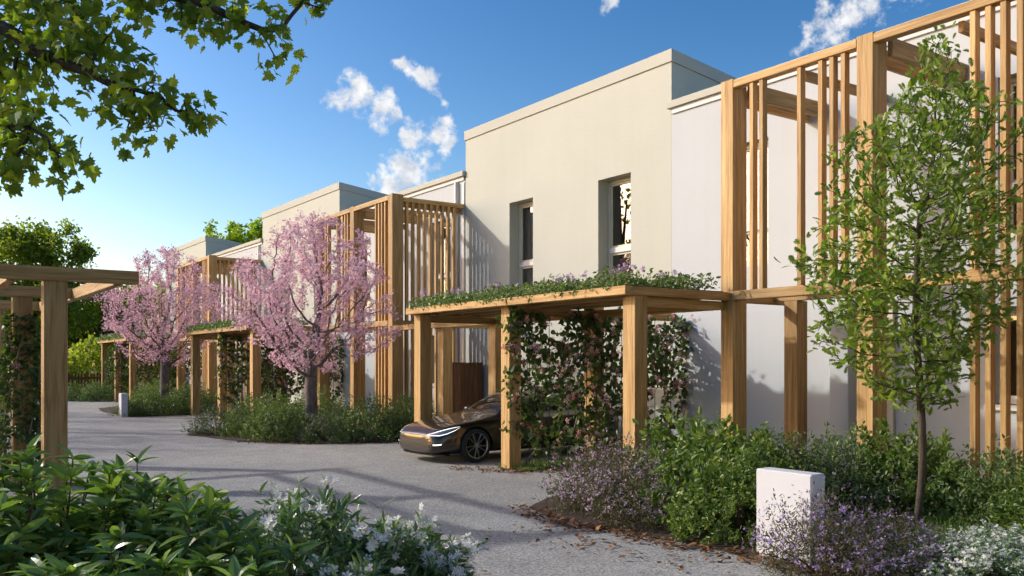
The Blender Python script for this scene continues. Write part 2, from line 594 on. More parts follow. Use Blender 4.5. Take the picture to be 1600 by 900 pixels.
def skeleton_mesh(P, par, tip=0.006, power=2.4, rmax=None, sides=6, name='branches', mat='dark_bark'):
    n = len(P)
    acc = np.zeros(n)
    ch = [[] for _ in range(n)]
    for i in range(n):
        if par[i] >= 0:
            ch[par[i]].append(i)
    rad = np.zeros(n)
    tips = sum(1 for c_ in ch if not c_)
    if rmax:                     # choose the pipe exponent so that the foot of the trunk gets its thickness
        power = max(1.2, math.log(max(2, tips)) / math.log(rmax / tip))
    for i in range(n - 1, -1, -1):
        if not ch[i]:
            acc[i] = tip ** power
        rad[i] = acc[i] ** (1 / power)
        if par[i] >= 0:
            acc[par[i]] += acc[i]
    paths = []
    done = set()
    for i in range(n):
        if par[i] < 0 or len(ch[par[i]]) > 1:
            pass
    # chains: start at each child of a branching node
    starts = [i for i in range(n) if par[i] < 0 or len(ch[par[i]]) > 1]
    for s0 in starts:
        pts, rr = [], []
        if par[s0] >= 0:
            pts.append(P[par[s0]])
            rr.append(min(rad[par[s0]], rad[s0] * 1.15))
        i = s0
        while True:
            pts.append(P[i])
            rr.append(rad[i])
            if len(ch[i]) != 1:
                break
            i = ch[i][0]
        if len(ch[i]) > 1:
            # carry on into the thickest child for a smooth joint
            pass
        if len(pts) > 1:
            paths.append((pts, rr))
    V, F = tubes(paths, sides)
    return np_mesh(name, V, F, mat, True), rad, ch


# leaf shapes: length along +X, width along Y, flat normal +Z; triangles
def T_simple(w=0.42, bend=0.1, fold=0.08):
    V = [(0, 0, 0), (.3, 0, -.02), (.68, 0, -.03 - bend * .4), (1, 0, -bend),
         (.3, w * .46, fold - .02), (.68, w * .42, fold - .03 - bend * .4), (.3, -w * .46, fold - .02), (.68, -w * .42, fold - .03 - bend * .4)]
    F = [(0, 1, 4), (1, 2, 5), (1, 5, 4), (2, 3, 5), (0, 6, 1), (1, 7, 2), (1, 6, 7), (2, 7, 3)]
    return np.array(V), np.array(F)


def T_fine(w=0.34, bend=0.16, fold=0.07, n=6):
    """long leaf with a midrib and a smooth outline"""
    V, F = [], []
    for i in range(n + 1):
        u = i / n
        wd = w * 0.5 * (math.sin(math.pi * min(1, u ** 0.8)) ** 0.8 if 0 < u < 1 else 0.02)
        z = -bend * u * u
        V += [(u, wd, z + fold * wd / (w * .5)), (u, 0, z), (u, -wd, z + fold * wd / (w * .5))]
    for i in range(n):
        a, b = i * 3, i * 3 + 3
        F += [(a, a + 1, b + 1), (a, b + 1, b), (a + 1, a + 2, b + 2), (a + 1, b + 2, b + 1)]
    return np.array(V), np.array(F)


def T_diamond(w=0.5):
    return np.array([(0, 0, 0), (.45, w / 2, .06), (1, 0, -.05), (.45, -w / 2, .06)]), np.array([(0, 1, 2), (0, 2, 3)])


def T_outline(pts, bend=0.12, fold=0.05):
    """fan round the middle from a half outline, mirrored"""
    full = pts + [(x, -y) for x, y in reversed(pts) if abs(y) > 1e-6]
    V = [(.45, 0, -bend * .2)] + [(x, y, -bend * x * x + fold * abs(y) * 2) for x, y in full]
    n = len(full)
    F = [(0, 1 + i, 1 + (i + 1) % n) for i in range(n)]
    return np.array(V), np.array(F)


T_OAK = T_outline([(0, 0), (.12, .04), (.22, .15), (.3, .07), (.42, .23), (.5, .11), (.62, .27), (.72, .14), (.84, .2), (.93, .1), (1, 0)], 0.2, 0.12)
T_MAPLE = T_outline([(0, 0), (.08, .16), (.02, .34), (.16, .33), (.22, .5), (.34, .36), (.52, .52), (.55, .36), (.72, .36), (.62, .2), (.72, .13), (.86, .12), (1, 0)], 0.22, 0.1)
T_VINE = T_outline([(0, 0), (.02, .22), (.2, .36), (.5, .33), (.75, .17), (1, 0)], 0.16, 0.1)


def T_flower(n=5, w=0.42, cup=0.35, notch=False):
    V, F = [(0, 0, 0)], []
    for k in range(n):
        a = 2 * math.pi * k / n
        ca, sa = math.cos(a), math.sin(a)
        b = len(V)
        for r, y, z in ((.6, w / 2, cup * .6), (1.0, 0, cup * .8), (.6, -w / 2, cup * .6)):
            V.append((r * ca - y * sa, r * sa + y * ca, z))
        F += [(0, b + 2, b + 1), (0, b + 1, b)]
    return np.array(V) * np.array([.5, .5, .5]), np.array(F)


def frames(D, Nn):
    """rotation matrices with x along D and z near N"""
    D = D / (np.linalg.norm(D, axis=1)[:, None] + 1e-9)
    Nn = Nn - D * (D * Nn).sum(1)[:, None]
    Nn = Nn / (np.linalg.norm(Nn, axis=1)[:, None] + 1e-9)
    Y = np.cross(Nn, D)
    return np.stack([D, Y, Nn], axis=2)


def scatter_mesh(name, tpl, P, M, S, mat):
    tv, tf = tpl
    n = len(P)
    V = np.einsum('nij,vj->nvi', M * np.asarray(S)[:, None, None], tv) + P[:, None, :]
    F = tf[None] + (np.arange(n) * len(tv))[:, None, None]
    return np_mesh(name, V.reshape(-1, 3), F.reshape(-1, 3), mat)


TPL = {}


def tpl_mesh(key, tpl, mat):
    if (key, mat) not in TPL:
        TPL[(key, mat)] = np_mesh('leaf', tpl[0], tpl[1], mat)
    return TPL[(key, mat)]


CAM = np.array([0, 0, 1.7])


def foliage(parent, origin, part, single, key, tpl, P, M, S, mat, n_single=0):
    """leaves: the n_single nearest to the viewer as parts of their own, the rest as one part"""
    P = np.asarray(P)
    S = np.asarray(S)
    idx = np.argsort(np.linalg.norm(P + np.array(origin) - CAM, axis=1) - S * 8)
    one, rest = idx[:n_single], idx[n_single:]
    if len(rest):
        o = link(part, scatter_mesh(part, tpl, P[rest], M[rest], S[rest], mat), parent)
        if len(rest) > 20:
            o['kind'] = 'stuff'
    if len(one):
        me = tpl_mesh(key, tpl, mat)
        for i in one:
            mt = Matrix.Identity(4)
            for r in range(3):
                for c in range(3):
                    mt[r][c] = M[i][r][c] * S[i]
                mt[r][3] = P[i][r]
            o = bpy.data.objects.new(single, me)
            COL.objects.link(o)
            o.parent = parent
            o.matrix_local = mt


def rnd_dirs(rng, n, up=0.0):
    v = rng.normal(0, 1, (n, 3))
    v[:, 2] += up
    return v / (np.linalg.norm(v, axis=1)[:, None] + 1e-9)


def poly_sheet(name, pts, z, mat, noise=0.0, seed=1, seg=0.25):
    """flat sheet with a slightly wandering edge"""
    rng = random.Random(seed)
    out = []
    n = len(pts)
    for i in range(n):
        a, b = Vector(pts[i]), Vector(pts[(i + 1) % n])
        k = max(1, int((b - a).length / seg)) if noise else 1
        for j in range(k):
            q = a.lerp(b, j / k)
            out.append((q.x + rng.uniform(-noise, noise), q.y + rng.uniform(-noise, noise), 0))
    bm = bmesh.new()
    f = bm.faces.new([bm.verts.new(p) for p in out])
    bmesh.ops.triangulate(bm, faces=[f])
    bmesh.ops.recalc_face_normals(bm, faces=list(bm.faces))
    if bm.faces and sum(f.normal.z for f in bm.faces) < 0:
        bmesh.ops.reverse_faces(bm, faces=list(bm.faces))
    me = bpy.data.meshes.new(name)
    bm.to_mesh(me)
    bm.free()
    o = link(name, me, None, mat, (0, 0, z))
    o['kind'] = 'structure'
    return o


# ------------------------------------------------------------------ setting: ground
g = np_mesh('ground', [(-400, -400, 0), (400, -400, 0), (400, 400, 0), (-400, 400, 0)], [(0, 1, 2, 3)], 'outer_ground')
tag(link('ground', g, None, None, (0, 0, -0.02)), kind='structure')
poly_sheet('road', [(-8, -12), (14, -12), (14, 46.5), (-8, 46.5)], 0.0, 'macadam')
BEDS = {
    'front': [(6.3, -2), (6.22, 4.6), (6.05, 6.3), (5.92, 7.4), (6.05, 8.35), (6.8, 8.95), (8.0, 9.0), (12.05, 9.0), (12.05, -2)],
    'second': [(6.1, 22.5), (5.75, 21.6), (6.2, 19.2), (7.2, 17.75), (8.5, 17.1), (9.4, 17.0), (10.4, 17.2), (11.2, 18.3), (12.05, 18.4), (12.05, 24.0), (8.4, 24.0), (7.0, 23.5)],
    'third': [(6.1, 33.2), (6.15, 29.95), (7.9, 29.7), (8.0, 32.2), (12.05, 33.2), (12.05, 39), (8.5, 39), (6.4, 36)],
    'near': [(-6, -3), (2.2, -3), (3.1, 3.4), (3.5, 5.3), (3.6, 6.1), (3.3, 6.9), (2.7, 7.5), (2.1, 9.4), (1.0, 9.9), (-6, 10)],
}
for i, (k, pts) in enumerate(BEDS.items()):
    poly_sheet('flower_bed', pts, 0.012 + 0.001 * i, 'bed_soil', 0.06, i)
for i, dy in enumerate((0, 15, 30)):
    poly_sheet('lawn', [(8.05, 11.35 + dy), (8.1, 12.1 + dy), (12.05, 12.15 + dy), (12.05, 11.1 + dy), (10, 11.05 + dy)], 0.017, 'outer_ground', 0.05, 9 + i)
poly_sheet('lawn', [(7.2, 3.6), (7.0, 5.6), (9.3, 6.2), (9.6, 3.4)], 0.019, 'outer_ground', 0.06, 17)

# ------------------------------------------------------------------ houses
WX = 12.056


def wall_panel(name, parent, y0, y1, z0, z1, holes, depth, mat):
    """street wall in the plane X=0 (local), openings with reveals going back by depth"""
    ys = sorted({y0, y1, *[h[0] for h in holes], *[h[1] for h in holes]})
    zs = sorted({z0, z1, *[h[2] for h in holes], *[h[3] for h in holes]})
    V, F, ix = [], [], {}

    def vid(x, y, z):
        k = (round(x, 4), round(y, 4), round(z, 4))
        if k not in ix:
            ix[k] = len(V)
            V.append((x, y, z))
        return ix[k]
    for a, b in zip(ys, ys[1:]):
        for c, d in zip(zs, zs[1:]):
            if any(h[0] - 1e-6 <= a and b <= h[1] + 1e-6 and h[2] - 1e-6 <= c and d <= h[3] + 1e-6 for h in holes):
                continue
            F.append((vid(0, a, c), vid(0, a, d), vid(0, b, d), vid(0, b, c)))
    for a, b, c, d in holes:
        F.append((vid(0, b, c), vid(0, b, d), vid(depth, b, d), vid(depth, b, c)))
        F.append((vid(0, a, d), vid(0, a, c), vid(depth, a, c), vid(depth, a, d)))
        F.append((vid(0, a, d), vid(depth, a, d), vid(depth, b, d), vid(0, b, d)))
        F.append((vid(0, a, c), vid(0, b, c), vid(depth, b, c), vid(depth, a, c)))
    return link(name, np_mesh(name, V, F, mat), parent)


def quad_mesh(name, parent, verts, faces, mat):
    return link(name, np_mesh(name, verts, faces, mat), parent)


def window(parent, y0, y1, z0, z1, depth, mat, transom=True, curtain=False):
    x = depth
    fw = 0.07
    w = bar('window', parent, x - 0.06, x + 0.03, y0 + 0.004, y0 + fw, z0 + 0.004, z1 - 0.004, mat)
    # the window's own origin is this jamb; the rest of the frame hangs from it in world-aligned offsets
    inv = w.matrix_basis.inverted()

    def sub(name, *a, m=mat):
        s = bar(name, None, *a, mat=m)
        s.parent = w
        s.matrix_parent_inverse = inv
        return s
    sub('jamb', x - 0.06, x + 0.03, y1 - fw, y1 - 0.004, z0 + 0.004, z1 - 0.004)
    sub('head', x - 0.058, x + 0.028, y0 + fw, y1 - fw, z1 - fw, z1 - 0.006)
    sub('sill', x - 0.1, x + 0.028, y0 + fw, y1 - fw, z0 + 0.006, z0 + fw)
    zt = z0 + (z1 - z0) * 0.32
    rows = [(z0 + fw, z1 - fw)]
    if transom:
        sub('transom', x - 0.075, x + 0.028, y0 + fw, y1 - fw, zt - 0.06, zt + 0.05, m='frame_white')
        rows = [(z0 + fw, zt - 0.06), (zt + 0.05, z1 - fw)]
    for a, b in rows:
        # casement inside the frame, then the pane
        s = 0.045
        sub('casement', x - 0.035, x + 0.01, y0 + fw, y0 + fw + s, a, b)
        sub('casement', x - 0.035, x + 0.01, y1 - fw - s, y1 - fw, a, b)
        sub('casement', x - 0.034, x + 0.009, y0 + fw + s, y1 - fw - s, b - s, b)
        sub('casement', x - 0.034, x + 0.009, y0 + fw + s, y1 - fw - s, a, a + s)
        p = np_mesh('pane', [(x - .012, y0 + fw + s, a + s), (x - .012, y1 - fw - s, a + s), (x - .012, y1 - fw - s, b - s), (x - .012, y0 + fw + s, b - s)], [(3, 2, 1, 0)], 'window_glass')
        q = link('pane', p, w)
        q.matrix_parent_inverse = inv
    # the room behind: side walls, ceiling and back wall
    xb = x + 1.6
    ya, yb, za, zb = y0 - 0.5, y1 + 0.5, z0 - 0.3, z1 + 0.25
    rm = np_mesh('room', [(x + .035, ya, za), (xb, ya, za), (xb, yb, za), (x + .035, yb, za), (x + .035, ya, zb), (xb, ya, zb), (xb, yb, zb), (x + .035, yb, zb)],
                 [(0, 1, 2, 3), (7, 6, 5, 4), (0, 4, 5, 1), (1, 5, 6, 2), (2, 6, 7, 3)], 'room_wall')
    q = link('room', rm, w)
    q.matrix_parent_inverse = inv
    if curtain:
        V, F = [], []
        n = 36
        for i in range(n + 1):
            u = i / n
            yy = y1 + 0.05 - u * (y1 - y0) * curtain
            xx = x + 0.14 + 0.03 * math.sin(u * 38) + 0.012 * math.sin(u * 91)
            V += [(xx, yy, z0 - 0.02), (xx + 0.004, yy, z1 - 0.04)]
        for i in range(n):
            F.append((2 * i, 2 * i + 1, 2 * i + 3, 2 * i + 2))
        q = link('curtain', np_mesh('curtain', V, F, 'curtain_cloth', True), w)
        q.matrix_parent_inverse = inv
    return w


def house(dy, label, low0, x=WX, rz=0.0, grp='terrace of flat-roofed houses'):
    """origin on the street wall where the cream block begins; local Y runs along the street"""
    h = empty('house', (x, 12.0 + dy, 0), label, 'house', grp, rz)
    DEP = 8.5
    SL = 0.128
    # tall cream block, its parapet falling to the rear
    L = 7.28
    H = 7.36
    wins = [(1.12, 2.11, 3.35, 5.48), (4.39, 5.33, 3.35, 5.48)]
    wall_panel('wall', h, 0, L, -0.05, H, wins, 0.32, 'cream_render')
    hb = H - SL * DEP
    quad_mesh('side_wall', h, [(0, 0, -.05), (DEP, 0, -.05), (DEP, 0, hb), (0, 0, H)], [(0, 1, 2, 3)], 'cream_render')
    quad_mesh('side_wall', h, [(0, L, -.05), (DEP, L, -.05), (DEP, L, hb), (0, L, H)], [(3, 2, 1, 0)], 'cream_render')
    quad_mesh('rear_wall', h, [(DEP, 0, -.05), (DEP, L, -.05), (DEP, L, hb), (DEP, 0, hb)], [(0, 1, 2, 3)], 'cream_render')
    quad_mesh('roof', h, [(.02, .02, H - .02), (DEP, .02, hb - .02), (DEP, L - .02, hb - .02), (.02, L - .02, H - .02)], [(0, 1, 2, 3)], 'roof_gravel')
    # coping: a ring of four lengths
    e, t, k = 0.03, 0.23, 0.28
    quadsF = [(0, 1, 2, 3), (7, 6, 5, 4), (0, 4, 5, 1), (1, 5, 6, 2), (2, 6, 7, 3), (3, 7, 4, 0)]

    def prism(name, a, b, c, d, z0, zs, mat):
        # footprint a,b,c,d (x,y), bottom height follows the slope
        V = [(x, y, H - SL * x) for x, y in (a, b, c, d)] + [(x, y, H + t - SL * x) for x, y in (a, b, c, d)]
        return quad_mesh(name, h, V, quadsF, mat)
    prism('coping', (-e, -e), (k, -e), (k, L + e), (-e, L + e), 0, 0, 'coping_render')
    prism('coping', (k, -e), (DEP, -e), (DEP, k), (k, k), 0, 0, 'coping_render')
    prism('coping', (k, L - k), (DEP, L - k), (DEP, L + e), (k, L + e), 0, 0, 'coping_render')
    for i, (a, b, c, d) in enumerate(wins):
        window(h, a, b, c, d, 0.32, 'frame_cream', True, (0.0, 0.62)[i] if i else 0)
    # lower white block on the near side
    y0 = low0
    Hw = 6.36
    ww = [(-2.25, -1.27, 3.35, 5.48), (-7.0, -6.01, 3.35, 5.48), (-7.0, -5.9, 1.15, 2.44)]
    wall_panel('low_wall', h, y0, -0.003, -0.05, Hw, ww, 0.2, 'white_render')
    quad_mesh('low_roof', h, [(0, y0, Hw), (DEP, y0, Hw), (DEP, 0, Hw), (0, 0, Hw)], [(0, 1, 2, 3)], 'roof_gravel')
    quad_mesh('rear_wall', h, [(DEP, y0, -.05), (DEP, 0, -.05), (DEP, 0, Hw), (DEP, y0, Hw)], [(0, 1, 2, 3)], 'white_render')
    quad_mesh('side_wall', h, [(0, y0, -.05), (DEP, y0, -.05), (DEP, y0, Hw), (0, y0, Hw)], [(0, 1, 2, 3)], 'white_render')
    bar('fascia', h, -0.035, 0.12, y0 + .02, -0.036, Hw - 0.0, Hw + 0.1, 'band_metal', 0.004)
    bar('low_coping', h, -0.09, 0.3, y0 - .02, 0.05, Hw + 0.102, Hw + 0.235, 'coping_render', 0.006)
    for i, (a, b, c, d) in enumerate(ww):
        window(h, a, b, c, d, 0.2, 'frame_white' if i == 2 else 'frame_cream', i != 2, 0)
    bar('window_ledge', h, -0.06, 0.2, -7.06, -5.85, 1.07, 1.148, 'frame_white')
    # boxed pier beside the entrance and the entrance surround, rainwater pipe at the far end
    bar('entrance_pier', h, -0.26, -0.002, -3.94, -3.61, 0, 2.62, 'white_render', 0.01)
    bar('entrance_pier', h, -0.05, -0.002, -4.54, -4.34, 0, 2.62, 'frame_cream', 0.01)
    bar('entrance_door', h, -0.02, -0.003, -4.336, -3.944, 0.02, 2.3, 'frame_cream', 0.004)
    bar('rainwater_pipe', h, -0.1, -0.02, -7.42, -7.34, 0.05, 6.36, 'frame_white', 0.02)
    bar('corner_trim', h, -0.02, -0.002, -7.69, -7.62, 0, 6.3, 'frame_white', 0.004)
    return h


house(0, 'nearest house, tall cream block with two slim windows beside a white wall', -12.0)
house(15.03, 'second house along the street, cream block behind the nearer cherry tree', -7.72)
house(29.95, 'farthest house, cream block behind the far cherry tree', -7.64)


# unseen houses added behind the viewer to bounce sunlight onto near-facing sides
house(-22.0, 'flat-roofed house added unseen behind the viewer to bounce light', -7.72, 2.0, -math.pi / 2, 'added bounce houses behind the viewer')
house(-22.0, 'second flat-roofed house added unseen behind the viewer to bounce light', -7.72, 17.0, -math.pi / 2, 'added bounce houses behind the viewer')

# ------------------------------------------------------------------ timber screens in front of the white blocks
FX = 9.976


def screen(dy, label):
    s = empty('timber_screen', (FX, 4.29 + dy, 0), label, 'timber screen', 'two-storey timber screens')
    T = 5.80
    D = WX - FX
    for y in (0.0, 2.18, 4.41):
        bar('post', s, 0, 0.30, y, y + 0.23, 0, T)
        # paired joists running back to the wall
        bar('joist', s, 0.302, D - 0.002, y - 0.075, y - 0.005, T - 0.26, T - 0.03) if y > 0 else None
        bar('joist', s, 0.302, D - 0.002, y + 0.235, y + 0.305, T - 0.26, T - 0.03)
        bar('floor_joist', s, 0.302, D - 0.4, y + 0.08, y + 0.15, 2.58, 2.72)
    for a, b in ((0.232, 2.178), (2.412, 4.408)):
        bar('top_rail', s, 0.0, 0.14, a, b, T - 0.135, T - 0.025)
        bar('middle_rail', s, -0.01, 0.13, a, b, 2.60, 2.735)
    bar('inner_joist', s, 0.2, D - 0.002, 1.15, 1.22, T - 0.27, T - 0.14)
    bar('inner_joist', s, 0.2, D - 0.002, 3.3, 3.37, T - 0.27, T - 0.14)
    # slats: upper storey only in the far bay, full height in the near bay
    for y in (4.095, 3.925, 3.29, 2.96, 2.79, 2.62):
        bar('slat', s, 0.02, 0.12, y - 0.035, y + 0.035, 2.735, T - 0.136)
    for y in (0.955, 0.785, 0.62, 0.445):
        bar('slat', s, 0.02, 0.12, y - 0.035, y + 0.035, 2.735, T - 0.136)
        bar('slat', s, 0.02, 0.12, y - 0.035, y + 0.035, 0, 2.599)
    # return lattice at the near end
    bar('top_rail', s, 0.302, D + 0.0 - 0.004, 0.03, 0.14, T - 0.165, T - 0.055)
    bar('middle_rail', s, 0.302, D - 0.3, 0.02, 0.13, 2.60, 2.735)
    for i in range(9):
        x = 0.43 + i * 0.168
        bar('slat', s, x - 0.035, x + 0.035, 0.035, 0.125, 2.736, T - 0.166)
        bar('slat', s, x - 0.035, x + 0.035, 0.035, 0.125, 0, 2.599)
    # porch post inside the screen
    bar('porch_post', s, 1.0, 1.24, 4.06, 4.3, 0, 2.62)
    bar('porch_beam', s, 1.0, 1.14, 2.45, 4.9, 2.622, 2.76)
    return s


screen(0, 'near timber screen with tall slats, standing behind the young oak')
screen(15.0, 'second timber screen with close slatted side, left of the wide cream wall')
screen(30.0, 'far timber screen seen between the two cherry trees')

# ------------------------------------------------------------------ carport pergolas


def carport(dy, label):
    p = empty('carport_pergola', (7.925, 8.73 + dy, 0), label, 'pergola', 'timber carports along the houses')
    L = 6.06
    D = FX - 7.925
    U = 2.60
    T = 2.72
    bar('front_beam', p, 0, 0.13, 0, L, U, T)
    bar('side_beam', p, 0.132, D - 0.004, 0, 0.12, U, T - 0.003)
    bar('side_beam', p, 0.132, D - 0.004, L - 0.12, L, U, T - 0.003)
    for x in (0.62, 1.1, 1.58):
        bar('rafter', p, x, x + 0.07, 0.122, L - 0.122, U + 0.005, T - 0.012)
    bar('back_beam', p, D - 0.13, D - 0.006, 0.122, L + 4.4, U - 0.13, U - 0.012)
    for y in (0.01, 2.92, 5.82):
        bar('post', p, 0.18, 0.41, y, y + 0.24, 0, U - 0.002)
        bar('cross_beam', p, 0.412, D - 0.135, y + 0.08, y + 0.16, U - 0.14, U - 0.01)
    for y in (3.07, 6.1, 8.15):
        bar('back_post', p, D, D + 0.24, y, y + 0.26, 0, U + 0.1)
    bar('gate_beam', p, D + 0.242, WX - 7.925 - 0.004, 8.22, 8.36, U - 0.12, U + 0.02)
    bar('gate_beam', p, D + 0.24, WX - 7.925 - 0.004, 3.16, 3.28, U - 0.12, U + 0.02)
    # planting tray on top
    bar('planting_tray', p, 0.14, D - 0.02, 0.13, L - 0.13, T - 0.01, T + 0.02, 'bed_soil', 0.003)
    # trellis wires across the middle of the carport
    paths = []
    for i in range(9):
        x = 0.62 + i * 0.4
        if abs(x - D - .12) < 0.2:
            continue
        paths.append(([(x, 2.98, 0.0), (x, 2.98, U - 0.15)], [0.006, 0.006]))
    for q in paths:
        V, F = tubes([q], 5)
        link('trellis_wire', np_mesh('trellis_wire', V, F, 'wire_metal'), p)
    return p


carport(0, 'near timber carport with planted roof, sheltering the dark car')
carport(15.1, 'second timber carport with planted roof, behind the nearer cherry tree')
carport(30.0, 'far timber carport at the end of the street, behind the far cherry tree')

# the pergola on the opposite side of the street
p = empty('garden_pergola', (1.39, 10.86, 0), 'open timber pergola with one big post, cut by the left picture edge', 'pergola')
for y in (0, 2.92, 6.3):
    bar('post', p, 0.0, 0.235, y + 0.004, y + 0.235, 0, 2.6)
    bar('post', p, -2.9, -2.66, y + 0.004, y + 0.235, 0, 2.6)
    bar('cross_beam', p, -3.1, 0.97, y - 0.03, y + 0.09, 2.6, 2.75)
for x in (-2.0, -0.35, 0.72):
    for a, b in ((0.092, 2.888), (3.012, 6.268)):
        bar('rafter', p, x, x + 0.1, a, b, 2.585, 2.735)

# slatted cabinet beside the second screen
for dy, lab in ((0, 'brown timber storage cabinet behind the dark car'), (15.0, 'brown timber storage cabinet behind the nearer cherry tree')):
    cb = empty('storage_cabinet', (11.3, 18.35 + dy, 0), lab, 'cabinet', 'timber cabinets by the house walls')
    for i in range(5):
        bar('board', cb, i * 0.13 + 0.002, i * 0.13 + 0.128, 0, 0.03, 0, 1.68, 'fence_timber')
        bar('board', cb, 0, 0.03, 0.032 + i * 0.13, 0.032 + i * 0.13 + 0.126, 0, 1.68, 'fence_timber')
    bar('lid', cb, -0.02, 0.67, -0.02, 0.7, 1.682, 1.71, 'fence_timber')
    bar('side_panel', cb, 0.62, 0.65, 0.032, 0.68, 0, 1.68, 'fence_timber')
    bar('side_panel', cb, 0.03, 0.62, 0.65, 0.68, 0, 1.68, 'fence_timber')

# picket fence closing the street
f = empty('picket_fence', (-6.0, 45.6, 0), 'brown picket fence closing the far end of the street', 'fence')
for i in range(112):
    x = i * 0.135
    bar('picket', f, x, x + 0.075, 0, 0.025, 0.05, 1.22, 'fence_timber', 0.004)
for z in (0.3, 0.95):
    bar('fence_rail', f, 0, 15.1, 0.026, 0.07, z, z + 0.09, 'fence_timber')
for i in range(7):
    bar('fence_post', f, i * 2.5, i * 2.5 + 0.09, 0.072, 0.16, 0, 1.2, 'fence_timber')

# white letterbox pillars
for loc, lab in (((6.27, 4.63, 0), 'white concrete letterbox pillar standing among purple flowers at the near bed'),
                 ((5.99, 29.9, 0), 'small white pillar at the corner of the far flower bed')):
    s = empty('letterbox_pillar', loc, lab, 'pillar', 'white pillars at the flower beds')
    tall = 0.77 if loc[1] < 10 else 0.74
    if loc[1] > 10 and loc[1] < 25:
        tall = 0.5
    bar('pillar_body', s, 0, 0.19, 0, 0.58 if loc[1] < 25 else 0.4, 0, tall, 'pillar_white', 0.012)
    bar('letter_slot', s, -0.004, 0.004, 0.16, 0.42, tall - 0.2, tall - 0.175, 'band_metal', 0.001) if loc[1] > 25 else None

# ------------------------------------------------------------------ car
CS = 0.84


